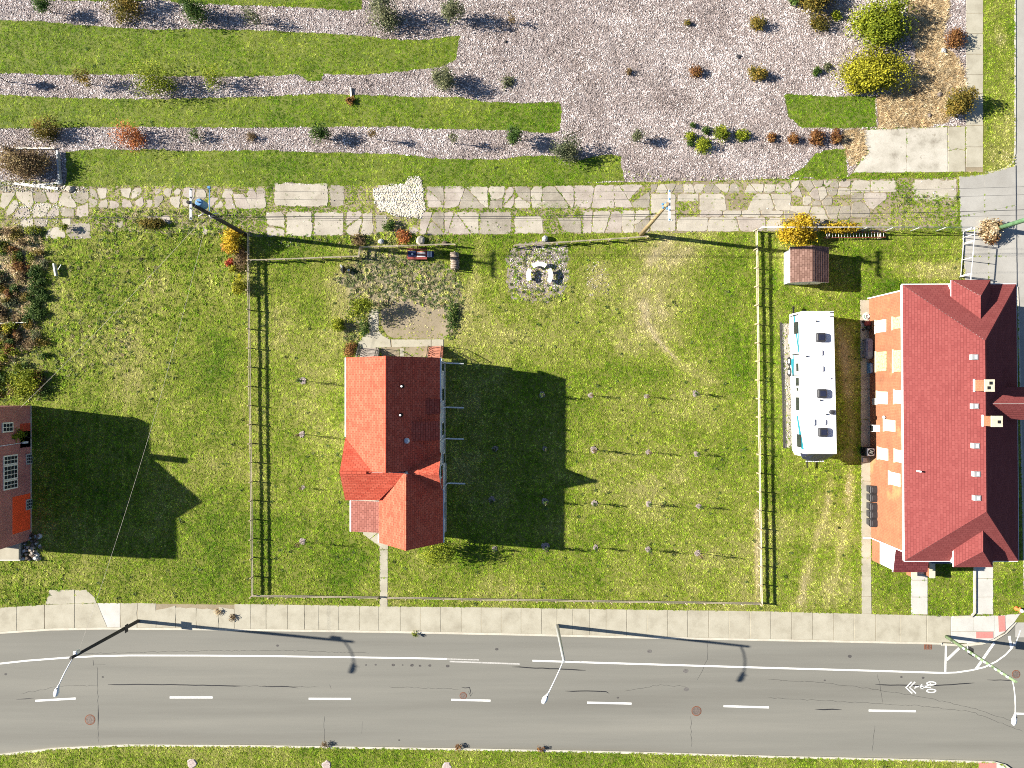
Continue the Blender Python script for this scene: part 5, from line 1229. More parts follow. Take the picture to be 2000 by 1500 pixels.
for i, (py_, o_) in enumerate(((953, 'first'), (969, 'second'), (986, 'third'), (1001, 'fourth'), (1017, 'fifth'))):
    cart('black trash cart by the brick wall, %s of five counting from the condenser' % o_, py_)
c = G(1690, 881); t = thing('air_condenser', 'boxy air conditioner condenser with fan beside the brick wall', 'air conditioner', c)
mb = MB(); mb.cbox(c.x-.38, c.x+.30, c.y-.34, c.y+.34, .03, .82, .05); mb.build('cabinet', M['black'], t)
mb = MB(); mb.cbox(c.x-.28, c.x+.32, c.y-.30, c.y+.30, .82, .88, .05); top_ = mb.build('top_panel', M['palemetal'], t)
mb = MB(); mb.lathe((c.x+.02, c.y, .88), [(.24, 0), (.24, .02), (.19, .03)], 18); mb.build('fan_ring', M['black'], top_)
for k in range(4):
    mb = MB(); a = k*math.pi/2+.4; mb.box((c.x+.02+.09*math.cos(a), c.y+.09*math.sin(a), .92), (.16, .08, .015), a); mb.build('fan_blade', M['greymetal'], top_)
setp(MB().cbox(X(1684), X(1693), Y(902), Y(894), 0.02, .12, .02).build('concrete_block', M['greymetal'], loc=G(1688, 898)), 'small grey block on the walk below the condenser', 'block')
c = G(1689, 682); t = thing('covered_grill', 'long slate blue covered bench against the brick wall in the trailer shadow', 'bench', c)
mb = MB(); mb.cbox(X(1683), X(1697), Y(701), Y(662), .32, .8, .12); mb.build('cover', M['greytarp'], t)
for a, b in ((1685, 665), (1695, 665), (1685, 698), (1695, 698)):
    mb = MB(); mb.tube([G(a, b, 0), G(a, b, .34)], .03, 6); mb.build('leg', M['black'], t)
c = G(1690, 632); t = thing('push_mower', 'red push mower with black handle by the brick wall', 'mower', c)
mb = MB(); mb.cbox(X(1686), X(1698), Y(637), Y(628), .12, .42, .08); mb.build('deck', M['red'], t)
mb = MB(); mb.cbox(X(1688), X(1694), Y(645), Y(637), .2, .55, .06); mb.build('engine', M['black'], t)
mb = MB(); mb.tube([G(1687, 640, .4), G(1685, 655, .9), G(1693, 655, .9), G(1694, 640, .4)], .025, 6); mb.build('handle', M['black'], t)
for a, b in ((1685, 628), (1698, 628), (1685, 644), (1697, 644)):
    mb = MB(); mb.lathe(G(a, b, .0), [(.09, .02), (.1, .08), (.09, .16)], 10); mb.build('wheel', M['rubber'], t)
c = G(1692, 618); t = thing('hose_reel', 'coiled green and white garden hose by the brick wall corner', 'hose', c)
for k in range(3):
    mb = MB(); r_ = .24-.04*k; mb.tube([c+Vector((r_*math.cos(a), r_*math.sin(a), .05+.05*k)) for a in np.linspace(0, 6.28, 18)], .03, 6); mb.build('coil', M['white'] if k != 1 else M['polegreen'], t)
mb = MB(); mb.lathe(c, [(.28, .02), (.30, .05), (.26, .07)], 16); mb.build('tray', M['white'], t)
c = G(1697, 718); t = thing('recycling_bin', 'flat blue recycling bin by the brick wall', 'bin', c)
mb = MB(); mb.cbox(X(1693.5), X(1699), Y(729), Y(709), .02, .5, .04); mb.build('bin', M['blue'], t)
mb = MB(); mb.cbox(X(1694.3), X(1698.2), Y(727.5), Y(710.5), .5, .53, .02); mb.build('rim', M['palemetal'], t)
c = G(1984, 1188); t = thing('fire_hydrant', 'orange fire hydrant with white cap on the corner grass', 'hydrant', c)
mb = MB(); mb.lathe(c, [(.17, 0), (.17, .06), (.11, .08), (.12, .55), (.15, .57), (.13, .65)], 12); mb.build('barrel', M['orangeplastic'], t)
mb = MB(); mb.lathe(c, [(.14, .65), (.12, .75), (.05, .82)], 12); mb.build('cap', M['white'], t)
for s in (-1, 1):
    mb = MB(); mb.tube([c+Vector((0, 0, .45)), c+Vector((0, s*.22, .45))], .06, 8); mb.build('outlet', M['orangeplastic'], t)

# curved benches around the fire spot
bc = (1053.5, 539)
def bench(label, a0, a1):
    am = (a0+a1)/2; c = G(bc[0]+24*math.cos(am)*.95, bc[1]+24*math.sin(am)); t = thing('curved_bench', label, 'bench', c, 'curved white benches')
    n = 9; vs_ = []
    for z in (.36, .46):
        for rr in (17.5, 26.0):
            for k in range(n):
                a = a0+(a1-a0)*k/(n-1); p = G(bc[0]+rr*math.cos(a), bc[1]+rr*math.sin(a)); vs_.append((p.x, p.y, z))
    fs = []
    for k in range(n-1):
        fs += [(2*n+k, 2*n+k+1, 3*n+k+1, 3*n+k), (k, n+k, n+k+1, k+1), (k, k+1, 2*n+k+1, 2*n+k), (n+k, 3*n+k, 3*n+k+1, n+k+1)]
    fs += [(0, 2*n, 3*n, n), (n-1, 2*n-1, 4*n-1, 3*n-1)]
    mb = MB(); mb.add(vs_, fs); fixn(mb.build('seat', M['stonebench'], t))
    for a in (a0+(a1-a0)*.2, a0+(a1-a0)*.8):
        p = G(bc[0]+21.5*math.cos(a), bc[1]+21.5*math.sin(a)); mb = MB(); mb.box((p.x, p.y, .18), (.22, .12, .37), -a); mb.build('leg', M['stonebench'], t)
bench('curved white stone bench nearest the alley fence', math.radians(-128), math.radians(-55))
bench('curved white stone bench on the cottage side of the ring', math.radians(152), math.radians(212))
bench('curved white stone bench opposite, facing the trailer side', math.radians(-33), math.radians(38))
# painted bench, wood stack, brazier
c = G(820, 498); t = thing('painted_bench', 'small red bench with navy, salmon and white slats beside the rail fence', 'bench', c)
mb = MB(); mb.bbox(X(797), X(835), Y(508), Y(491), .30, .36); mb.build('seat', M['red'], t)
mb = MB(); mb.bbox(X(798.5), X(814), Y(503), Y(492), .36, .42); nv_ = mb.build('navy_panel', M['navy'], t)
mb = MB(); mb.lathe(G(806.5, 498, .42), [(.10, 0), (.06, .015)], 5); mb.build('star', M['white'], nv_)
for k in range(4):
    mb = MB(); mb.bbox(X(815.5), X(832), Y(503.5-3.1*k), Y(501.2-3.1*k), .36, .41); mb.build('slat', M['salmon'] if k % 2 else M['white'], t)
for k in range(5):
    mb = MB(); mb.bbox(X(835.5+2.4*k), X(837+2.4*k), Y(503), Y(493), .34, .39); mb.build('slat', M['white'] if k != 4 else M['navy'], t)
mb = MB(); mb.bbox(X(834), X(848), Y(504), Y(492), .28, .34); mb.build('side_panel', M['navy'], t)
for a, b in ((799, 493), (834, 493), (799, 506), (834, 506)):
    mb = MB(); mb.box(G(a, b, .15), (.07, .07, .30)); mb.build('leg', M['red'], t)
mb = MB(); mb.bbox(X(797), X(835), Y(490.4), Y(489), .36, .75); mb.build('backrest', M['red'], t)
c = G(889, 512); t = thing('firewood_stack', 'stack of split grey firewood behind the cottage near the painted bench', 'firewood', c)
lr = random.Random(9)
for j in range(5):
    for k in range(11):
        mb = MB(); y_ = 497+2.8*k+lr.uniform(-.4, .4); x_ = 889+lr.uniform(-1.6, 1.6); z = .08+.115*j
        mb.tube([G(x_-6.5-lr.uniform(0, 1.4), y_, z), G(x_+6.5+lr.uniform(0, 1.2), y_+lr.uniform(-.6, .6), z+lr.uniform(-.01, .02))], lr.uniform(.045, .07), 6); mb.build('log', M['log'] if lr.random() < .75 else M['bark'], t)
for y_ in (495, 529):
    mb = MB(); mb.box(G(889, y_, .4), (.08, .06, .8)); mb.build('stake', M['wood'], t)
c = G(672.5, 528); t = thing('brazier', 'small black four-sided brazier with pointed hood on the lawn', 'brazier', c)
mb = MB(); s_ = .26
mb.add([c+Vector((x, y, .35)) for x, y in ((-s_, 0), (0, -s_*1.25), (s_*1.1, 0), (0, s_*1.25))] + [c+Vector((.05, 0, .72))], [(0,1,4), (1,2,4), (2,3,4), (3,0,4), (3,2,1,0)]); mb.build('hood', M['black'], t)
for a in (.5, 2.1, 3.7, 5.3):
    mb = MB(); mb.tube([c+Vector((.2*math.cos(a), .2*math.sin(a), 0)), c+Vector((.16*math.cos(a), .16*math.sin(a), .4))], .02, 5); mb.build('leg', M['black'], t)
mb = MB(); mb.box(c+Vector((.42, -.05, .35)), (.16, .14, .12)); mb.build('tray', M['palemetal'], t)
mb = MB(); mb.box(c+Vector((-.18, .28, .3)), (.12, .26, .02), .5); mb.build('ash_lid', M['greymetal'], t)
def single(name, label, cat, mb, mat, loc, group=None):
    o = mb.build(name, mat, loc=loc); return setp(o, label, cat, group)
# rocks, boards and litter
def rock(label, px_, py_, r, mat, hgt=.25):
    rr = random.Random(label); q = [(X(px_)+r*rr.uniform(.7, 1.15)*math.cos(6.283*k/8), Y(py_)+r*rr.uniform(.6, 1.0)*math.sin(6.283*k/8)) for k in range(8)]
    mb = MB(); mb.prism(q, -.03, hgt, min(.1, hgt*.5)); single('rock', label, 'rock', mb, mat, G(px_, py_), 'loose rocks and broken blocks')
rock('pale boulder beside the alley behind the painted bench', 822, 470, .42, M['slab'], .3)
rock('dark rock among weeds behind the short jogging fence', 745, 472, .25, M['greymetal'], .3)
rock('low dark boulder behind the end of the jogging fence', 868, 476, .28, M['bark'], .25)
rock('grey rock pile top by the alley near the curved benches', 1064, 468, .3, M['greymetal'], .45)
rock('grey block at the corner of the timber frame by the brown bush', 117, 356, .28, M['greymetal'], .3)
rock('broken grey block next to the timber frame corner on the alley', 137, 369, .32, M['slab'], .22)
rock('white stone slab fragment by the red brick house porch, upper', 77, 1047, .24, M['walk_new'], .15)
rock('white stone slab fragment by the red brick house porch, lower', 72, 1084, .24, M['walk_new'], .15)
rock('long dark stone on the straw beside the street sidewalk', 1842, 100, .25, M['greymetal'], .2)
rock('dark stone in the straw under the large yellow shrub', 1834, 185, .22, M['iron'], .22); rock('dark stone in the straw near the concrete pad edge', 1814, 226, .2, M['iron'], .22)
rock('black rubber lump on the wood chips beyond the top grass strip', 988, 82, .13, M['rubber'], .15); rock('black scrap lying alone on the wide wood chip field', 1443, 111, .2, M['plastic'], .12)
def board(label, a, b, w_, z, mat, zz=.06):
    p, q_ = G(*a), G(*b); d = q_-p; mb = MB(); c = (p+q_)/2; mb.box((c.x, c.y, z), (d.length, w_, zz), math.atan2(d.y, d.x)); single('board', label, 'board', mb, mat, (c.x, c.y, 0), 'loose boards')
board('white weathered board along the upper side of the brown bush', (35,291), (108,291), .12, .15, M['cover'])
board('grey board at the east side of the brown bush', (117,297), (121,353), .14, .25, M['greymetal'], .3)
board('long white board lying across the alley below the brown bush', (28,358), (114,369), .22, .06, M['cover'])
board('second thin white board beside the long one on the alley', (60,363), (112,358), .10, .08, M['cover'])
board('dark post leaning at the corner of the chip bed', (13,288), (19,297), .08, .3, M['black'], .5)
board('thin white post lying on chips at the grass strip edge', (685,172), (686.5,190), .12, .1, M['cover'], .12)
board('thin white board lying in the brambles', (66,612), (65,630), .12, .08, M['cover'])
board('thin white pole across the brambles', (0,632), (66,630), .05, .25, M['cover'], .05)
board('grey branch lying on the chips above the broken alley', (1107,265), (1137,253), .05, .03, M['bark'], .05)
board('bluish metal scrap in the brambles at the lawn edge', (110,516), (114,540), .12, .25, M['greymetal'], .3)
board('crossed thin metal strip beside the bluish scrap', (118,528), (124,518), .04, .3, M['palemetal'], .04)

# ------------------------------------------------------------------ trees and shrubs
def crown_mesh(name, mat, parent, c, rx, ry, rz, n, leaf, rnd_seed, clumps=14, tight=.32, up_bias=.55, hollow=.25):
    r = np.random.default_rng(rnd_seed)
    d = r.normal(size=(clumps, 3)); d /= np.linalg.norm(d, axis=1)[:, None]
    cc = d*(r.random(clumps)**.4)[:, None]*.95
    cc *= (.62+.62*r.random(clumps))[:, None]
    k = r.integers(0, clumps, n)
    p = cc[k] + r.normal(size=(n, 3))*tight*(.45+1.0*r.random((clumps,)))[k][:, None]
    L = np.linalg.norm(p, axis=1); keep = (L < 1.4) & (L > hollow*r.random(n)); p = p[keep]; k = k[keep]; n = len(p)
    P = p*np.array([rx, ry, rz]) + np.array([c[0], c[1], c[2]])
    P[:, 2] = np.maximum(P[:, 2], .04)
    nn = r.normal(size=(n, 3)); nn[:, 2] = np.abs(nn[:, 2])+up_bias; nn += p*.5; nn /= np.linalg.norm(nn, axis=1)[:, None]
    a = np.cross(nn, r.normal(size=(n, 3))); a /= np.linalg.norm(a, axis=1)[:, None]; b = np.cross(nn, a)
    s = (leaf*(.6+.8*r.random(n)))[:, None]
    V = np.empty((n, 4, 3)); V[:, 0] = P-a*s*.5; V[:, 1] = P-b*s*.32+nn*s*.08; V[:, 2] = P+a*s*.55; V[:, 3] = P+b*s*.32+nn*s*.08
    o0 = off(parent)
    me = bpy.data.meshes.new(name); V = V.reshape(-1, 3)-np.array(o0)
    me.vertices.add(4*n); me.vertices.foreach_set('co', V.astype(np.float32).ravel())
    me.loops.add(4*n); me.loops.foreach_set('vertex_index', np.arange(4*n, dtype=np.int32))
    me.polygons.add(n); me.polygons.foreach_set('loop_start', np.arange(0, 4*n, 4, dtype=np.int32)); me.polygons.foreach_set('loop_total', np.full(n, 4, np.int32)) if False else None
    me.update(calc_edges=True)
    ct = r.normal(.5, .20, clumps); t = np.clip(ct[k]+r.normal(0, .17, n), 0, 1)
    at = me.attributes.new('tint', 'FLOAT', 'POINT'); at.data.foreach_set('value', np.repeat(t, 4).astype(np.float32))
    me.materials.append(mat)
    o = bpy.data.objects.new(name, me); C.objects.link(o); o.parent = parent; OFF[o.name] = o0
    return o, cc*np.array([rx, ry, rz]) + np.array([c[0], c[1], c[2]])
SEED = [100]
def tree(name, label, cat, base, h, r, leafm, n, leaf=.11, group=None, trunk=.035, ry=None, rz=None, clumps=14, tight=.32, stems=1, cz=None, lean=(0, 0)):
    SEED[0] += 1; s = SEED[0]; rr = random.Random(s); b = G(*base); t = thing(name, label, cat, b, group)
    R_ = r*S; RY = (ry or r)*S; RZ_ = rz if rz else min(R_*1.05, h*.62); CZ = cz if cz else max(h-RZ_*.95, RZ_*.75)
    c = (b.x+lean[0], b.y+lean[1], CZ)
    n = int(n*3.0); leaf *= 1.12; trunk *= 1.35
    _, cc = crown_mesh('crown', M[leafm], t, c, R_, RY, RZ_, n, leaf, s, clumps, tight)
    mb = MB()
    for k in range(stems):
        e = Vector((c[0]+rr.uniform(-.3, .3)*R_, c[1]+rr.uniform(-.3, .3)*RY, CZ)); m_ = b.lerp(e, .5)+Vector((rr.uniform(-.05, .05), rr.uniform(-.05, .05), 0))
        mb.tube([b+Vector((rr.uniform(-.1, .1)*(stems > 1), rr.uniform(-.1, .1)*(stems > 1), -.03)), m_, e], [trunk, trunk*.75, trunk*.5], 7)
    for k in range(min(len(cc), 9)):
        q_ = Vector(cc[k]); f = rr.uniform(.45, .95); a = b.lerp(Vector(c), f); mb.tube([a, a.lerp(q_, .55)+Vector((0, 0, .04)), q_], [trunk*.5, trunk*.35, trunk*.15], 5)
    mb.build('trunk', M['bark'], t)
    return t
GT, GS = 'young trees in the wood chip rows', 'shrubs on the wood chip field'
tree('young_tree', 'small dark green tree in the top chip row nearest the west edge', 'tree', (103,25), 1.8, 14, 'leaf_green', 420, .10, GT, .03)
tree('young_tree', 'brown and green tree, second in the top chip row from the west', 'tree', (252,24), 2.1, 29, 'leaf_olive', 900, .11, GT, .045)
tree('young_tree', 'bushy green tree, third in the top chip row from the west', 'tree', (388,34), 2.2, 25, 'leaf_green', 800, .11, GT, .045)
tree('young_tree', 'thin sparse tree, fourth in the top chip row from the west', 'tree', (497,46), 1.8, 18, 'leaf_grey', 170, .10, GT, .03)
tree('young_tree', 'large grey-green tree at the east end of the top grass strip', 'tree', (757,42), 2.3, 29, 'leaf_grey', 1000, .11, GT, .05)
tree('young_tree', 'narrow grey-green tree east of the larger one in the top chip row', 'tree', (886,37), 2.3, 18, 'leaf_grey', 520, .11, GT, .035, rz=.95)
tree('young_tree', 'nearly bare sapling on the chips right of the top row trees', 'tree', (998,46), 1.2, 10, 'leaf_brown', 60, .09, GT, .02)
tree('young_tree', 'tiny tree cut by the west edge in the second chip row', 'tree', (14,160), 1.9, 10, 'leaf_green', 220, .10, GT, .03)
tree('young_tree', 'thin yellowing tree in the second chip row, west of the big yellow one', 'tree', (180,165), 2.0, 17, 'leaf_olive', 190, .10, GT, .03)
tree('young_tree', 'big airy yellow-green tree in the second chip row', 'tree', (311,166), 2.4, 40, 'leaf_lime', 950, .10, GT, .05, clumps=22)
tree('young_tree', 'sparse yellow tree right after the big airy one in the second row', 'tree', (428,166), 2.0, 22, 'leaf_lime', 230, .10, GT, .035)
tree('young_tree', 'dense round grey-green tree at the east end of the second chip row', 'tree', (869,163), 1.9, 20, 'leaf_grey', 900, .10, GT, .04)
tree('young_tree', 'low pale weed clump on chips east of the dense round tree', 'weed', (990,163), .45, 14, 'leaf_grey', 120, .10, GS, .012)
tree('young_tree', 'golden green tree in the third chip row near the brown bush', 'tree', (97,262), 1.7, 26, 'leaf_olive', 700, .10, GT, .04)
tree('young_tree', 'orange-red sparse tree in the third chip row', 'tree', (264,274), 1.7, 28, 'leaf_orange', 520, .10, GT, .04)
tree('young_tree', 'tiny green sapling just east of the orange-red tree', 'tree', (386,268), 1.1, 12, 'leaf_green', 130, .09, GT, .025)
tree('grass_clump', 'dry tan grass clump in the middle of the third chip row', 'weed', (492,268), .5, 9, 'leaf_brown', 130, .09, GS, .012)
tree('young_tree', 'round green tree in the middle of the third chip row', 'tree', (632,270), 1.7, 16, 'leaf_green', 560, .09, GT, .03)
tree('young_tree', 'twiggy reddish sapling next east of the round green tree', 'tree', (735,272), 1.8, 10, 'leaf_brown', 80, .09, GT, .025)
tree('young_tree', 'twiggy grey sapling before the end of the third chip row', 'tree', (888,280), 1.8, 10, 'leaf_grey', 90, .09, GT, .025)
tree('young_tree', 'upright dark green tree at the tip of the second grass strip', 'tree', (1005,274), 1.9, 15, 'leaf_green', 480, .10, GT, .03)
tree('young_tree', 'pale green tree overhanging the last long grass strip', 'tree', (1105,299), 1.8, 25, 'leaf_grey', 800, .11, GT, .04)
tree('young_tree', 'small dark tree standing alone above the alley on the chip field', 'tree', (1241,275), 1.4, 11, 'leaf_grey', 280, .09, GT, .03)
for lb, p, r, m, n in (('round olive shrub at the top of the chip field', (1478,49), 13, 'leaf_olive', 420), ('round olive shrub in the middle of the chip field', (1478,143), 15, 'leaf_olive', 480), ('small rusty shrub west of the round olive ones', (1358,142), 11, 'leaf_rust', 240),
                       ('tiny dry weed near the top of the chip field', (1341,47), 5, 'leaf_olive', 60), ('tiny grey weed in the middle of the chip field', (1227,142), 6, 'leaf_brown', 70),
                       ('bright green low shrub, westmost of the cluster above the alley', (1347,268), 10, 'leaf_lime', 220), ('yellow-green shrub reaching lowest in the cluster above the alley', (1371,286), 15, 'leaf_lime', 460), ('yellow-green shrub at the top of the cluster above the alley', (1404,264), 16, 'leaf_lime', 460),
                       ('small green sprig above the low shrub cluster', (1352,246), 5, 'leaf_green', 70), ('small green shrub between the cluster shrubs', (1378,256), 7, 'leaf_green', 130), ('yellow-green shrub at the east end of the cluster above the alley', (1449,265), 12, 'leaf_lime', 280), ('green tuft under the westmost cluster shrub', (1347,282), 6, 'leaf_green', 80),
                       ('little rusty shrub right after the green cluster', (1505,269), 8, 'leaf_rust', 160), ('rusty shrub above the small grass patch, second from the cluster', (1549,272), 10, 'leaf_rust', 240), ('larger rusty shrub above the small grass patch', (1593,273), 14, 'leaf_rust', 420), ('rusty shrub beside the straw, last of the rusty row', (1630,269), 12, 'leaf_rust', 320),
                       ('dark olive shrub below the leafy mass at the top edge', (1597,48), 17, 'leaf_olive', 520), ('small lime shrub beside the dark olive one', (1631,33), 9, 'leaf_lime', 200),
                       ('bright green sprout on chips beside the large yellow shrub', (1593,142), 8, 'leaf_green', 170), ('pale sprout right beside the bright green one', (1614,132), 7, 'leaf_grey', 90), ('rusty red shrub at the edge of the street sidewalk', (1862,79), 17, 'leaf_rust', 560)):
    tree('shrub', lb, 'shrub', p, max(.35, r*S*1.25), r, m, n, .10, GS, .02, stems=3, rz=max(.15, r*S*.75))
tree('shrub', 'orange and olive leafy shrub mass cut by the top edge', 'shrub', (1590,8), 1.4, 32, 'leaf_olive', 1300, .12, GS, .03, ry=24, stems=4, rz=.6)
tree('shrub', 'green leaved shrub at the top edge west of the orange mass', 'shrub', (1555,2), .9, 14, 'leaf_green', 350, .11, GS, .02, stems=3)
tree('shrub', 'large yellow-green shrub near the straw at the top', 'shrub', (1712,55), 1.9, 52, 'leaf_lime', 3600, .125, GS, .04, ry=44, stems=6, clumps=34, tight=.24)
tree('shrub', 'widest yellow shrub above the square grass patch', 'shrub', (1692,152), 1.7, 68, 'leaf_yellow', 4300, .125, GS, .04, ry=40, stems=7, clumps=40, tight=.22)
tree('shrub', 'upright olive-orange shrub throwing shadow over the street sidewalk', 'shrub', (1861,207), 1.7, 25, 'leaf_olive', 1500, .11, GS, .035, stems=6, ry=24)
tree('shrub', 'bright yellow tree leaning over the chain link fence by the shed', 'shrub', (1548,456), 1.8, 36, 'leaf_gold', 1900, .12, None, .04, ry=28, stems=4, clumps=26, tight=.24)
tree('vine', 'low golden vine spilling over the chain link fence above the ladder', 'vine', (1630,449), 1.4, 34, 'leaf_gold', 750, .11, None, .02, ry=9, stems=3, rz=.5)
tree('shrub', 'bright golden shrub at the rail fence corner by the dark pole', 'shrub', (464,472), 1.7, 17, 'leaf_gold', 1050, .11, None, .03, ry=22, stems=4)
tree('shrub', 'orange shrub under the golden one by the dark pole', 'shrub', (450,486), .9, 10, 'leaf_orange', 260, .10, None, .02, stems=3)
tree('shrub', 'olive and brown weeds along the vacant side of the fence', 'shrub', (472,502), .7, 15, 'leaf_brown', 420, .10, None, .02, ry=30, stems=3)
tree('shrub', 'small red-leaved plant beside the rail fence', 'shrub', (451,513), .5, 8, 'leaf_red', 150, .09, None, .015, stems=2)
tree('shrub', 'small yellow plant below the red-leaved one at the fence', 'shrub', (458,526), .6, 7, 'leaf_yellow', 170, .09, None, .015, stems=2)
tree('shrub', 'compact bright yellow shrub touching the rail fence', 'shrub', (471,558), 1.0, 10, 'leaf_yellow', 520, .10, None, .025, ry=15, stems=3)
tree('shrub', 'big brown and olive bush inside the white timber frame', 'shrub', (62,322), 1.6, 52, 'leaf_brown', 3000, .11, None, .04, ry=32, stems=8, clumps=32, tight=.26)
tree('shrub', 'yellow bush in the brambles at the west edge', 'shrub', (20,642), .7, 9, 'leaf_yellow', 260, .10, None, .02, stems=3)
tree('shrub', 'yellow-green bush just above the red brick house', 'shrub', (55,752), 1.1, 25, 'leaf_lime', 950, .11, None, .03, stems=4)
tree('young_tree', 'small airy yellow tree beside the garden walk', 'tree', (707,608), 2.0, 23, 'leaf_lime', 620, .10, None, .03, rz=.65)
tree('shrub', 'rounded lime shrub on the lawn below the airy yellow tree', 'shrub', (663,634), .8, 12, 'leaf_lime', 420, .10, None, .025, stems=3)
tree('young_tree', 'young tree at the front corner of the cottage with long shadow', 'tree', (857,1069), 2.5, 26, 'leaf_lime', 700, .11, None, .04, ry=22)
tree('ornamental_grass', 'clump of pale dry ornamental grass around the green pole', 'plant', (1928,451), .8, 20, 'leaf_straw', 700, .13, None, .015, ry=18, stems=3)
tree('ornamental_grass', 'orange-brown dried flowers below the pale ornamental grass', 'plant', (1930,468), .6, 14, 'leaf_rust', 380, .10, None, .015, ry=10, stems=3)
tree('shrub', 'small yellow weed standing on the lone alley slab', 'weed', (133,447), .7, 7, 'leaf_lime', 130, .09, None, .015, stems=2)
tree('shrub', 'orange weed tuft at the alley edge near the pale boulder', 'weed', (787,461), .6, 14, 'leaf_orange', 260, .09, None, .015, stems=3)
tree('shrub', 'brown weed tuft behind the jog of the short fence', 'weed', (702,470), .6, 13, 'leaf_brown', 300, .09, None, .015, stems=3)
tree('shrub', 'leafy green weed clump on the alley beside the bright rubble', 'weed', (760,441), .5, 11, 'leaf_green', 260, .09, None, .015, stems=3)
tree('shrub', 'orange weed tuft on the vacant lot under the wires', 'weed', (300,438), .6, 22, 'leaf_olive', 420, .10, None, .015, ry=11, stems=3)
tree('shrub', 'green plants beside the garden walk bend', 'plant', (713,640), .5, 9, 'leaf_green', 240, .08, None, .012, ry=18, stems=3)
tree('shrub', 'reddish and green plants at the house end of the garden walk', 'plant', (685,682), .5, 11, 'leaf_rust', 300, .09, None, .012, ry=16, stems=3)
tree('shrub', 'green weed row at the east edge of the bare dirt', 'plant', (885,622), .4, 10, 'leaf_green', 300, .09, None, .012, ry=26, stems=3)
tree('shrub', 'red weed at the tip of the white post on the second grass strip', 'weed', (687,199), .4, 8, 'leaf_rust', 150, .09, None, .012, stems=2)
iv = thing('ivy', 'yellow-green ivy climbing the red brick house wall', 'ivy', G(62, 853)); crown_mesh('foliage', M['leaf_lime'], iv, (WX+.08, Y(846), 1.5), .12, .5, .95, 420, .13, 901, 12, .3, .1)
mb = MB(); mb.tube([(WX+.05, Y(856), 0), (WX+.05, Y(850), .9), (WX+.05, Y(844), 2.0)], .02, 5); mb.build('stem', M['bark'], iv)
# brambles at the west edge: nobody could count the stems
br = bpy.data.objects.new('brambles', None); C.objects.link(br); OFF['brambles'] = Vector((0, 0, 0))
setp(br, 'tangled brown and green brambles along the west edge', 'brambles', None, 'stuff')
bq = random.Random(12)
for k in range(150):
    x_, y_ = bq.uniform(-60, 92), bq.uniform(445, 770)
    if x_ > 40 and bq.random() < .4: continue
    m_ = bq.choice(['leaf_brown', 'leaf_brown', 'leaf_green', 'leaf_olive', 'leaf_rust', 'leaf_grey', 'leaf_lime'])
    if x_ > 60 and 520 < y_ < 630: m_ = 'leaf_green'
    crown_mesh('foliage', M[m_], br, (X(x_), Y(y_), .22), bq.uniform(.2, .6), bq.uniform(.2, .6), bq.uniform(.15, .4), bq.randint(200, 520), .11, 2000+k, 9, .35)
for k in range(26):
    x_, y_ = bq.uniform(62, 92), bq.uniform(520, 630)
    crown_mesh('foliage', M['leaf_green'], br, (X(x_), Y(y_), .18), .28, .28, .25, 230, .09, 2100+k, 6, .35)
rbp = thing('rubble_heap', 'dark heap of rubble beside the porch of the red brick house', 'rubble heap', G(63, 1066))
for k in range(70):
    x_, y_ = bq.uniform(47, 80), bq.uniform(1042, 1093); r_ = bq.uniform(.06, .17)
    q = [(X(x_)+r_*bq.uniform(.6, 1.2)*math.cos(6.283*j/6), Y(y_)+r_*bq.uniform(.6, 1.2)*math.sin(6.283*j/6)) for j in range(6)]
    mb = MB(); mb.prism(q, -.02, bq.uniform(.05, .35), .03); mb.build('stone', bq.choice([M['iron'], M['bark'], M['greymetal'], M['slab2']]), rbp)
for lb, x_, y_, m_ in (('rusty dry weed growing from the south kerb', 895, 1458, 'leaf_rust'), ('brown weed at the south kerb below the metal street lamp', 1055, 1462, 'leaf_rust'), ('yellow-green weed on the sidewalk kerb', 810, 1238, 'leaf_lime'), ('brown weed patch on the sidewalk near the wooden street lamp', 455, 1205, 'leaf_brown'), ('dry tan weeds drooping over the broken sidewalk edge', 427, 1194, 'leaf_straw'), ('brown weed at the south kerb near the road crack', 634, 1453, 'leaf_brown')):
    tree('kerb_weed', lb, 'weed', (x_, y_), .25, 7, m_, 70, .07, 'weeds along the kerbs', .008, stems=2, rz=.1)

# orchard of thin saplings, each in a ring of chips
def sap_proto(seed, h, bushy):
    rr = random.Random(seed); t = thing('sapling', 'x', 'sapling', (0, 0, 0), 'thin saplings in chip rings on the cottage lawn')
    mb = MB(); n = 12; q = [(.26*rr.uniform(.8, 1.2)*math.cos(6.283*k/n), .26*rr.uniform(.8, 1.2)*math.sin(6.283*k/n)) for k in range(n)]
    mb.prism(q, -.02, .055, .04); rg = mb.build('chip_ring', M['mulchbed'], t)
    mb = MB()
    for k in range(26):
        a = rr.uniform(0, 6.28); d = rr.uniform(.05, .27); mb.box((d*math.cos(a), d*math.sin(a), .06), (.09, .035, .02), rr.uniform(0, 3))
    mb.build('chips', M['ringchip'], t)['kind'] = 'stuff'
    mb = MB(); tip = Vector((rr.uniform(-.06, .06), rr.uniform(-.06, .06), h)); mb.tube([(0, 0, 0), tip*.5, tip], [.022, .018, .010], 6)
    for k in range(14):
        f = rr.uniform(.35, .95); a = rr.uniform(0, 6.28); p = tip*f; l = rr.uniform(.15, .42); mb.tube([p, p+Vector((l*.45*math.cos(a), l*.45*math.sin(a), l*.9))], [.014, .008], 5)
    mb.build('trunk', M['bark'], t)
    crown_mesh('crown', M['leaf_brown'] if bushy == 0 else M['leaf_green'], t, (tip.x, tip.y, h*.68), .16, .16, h*.3, 110+bushy*60, .075, seed+5000, 8, .4)
    mb = MB(); mb.tube([(.18, .05, 0), (.18, .05, h*.62)], .012, 5); mb.build('stake', M['wood'], t)
    return t
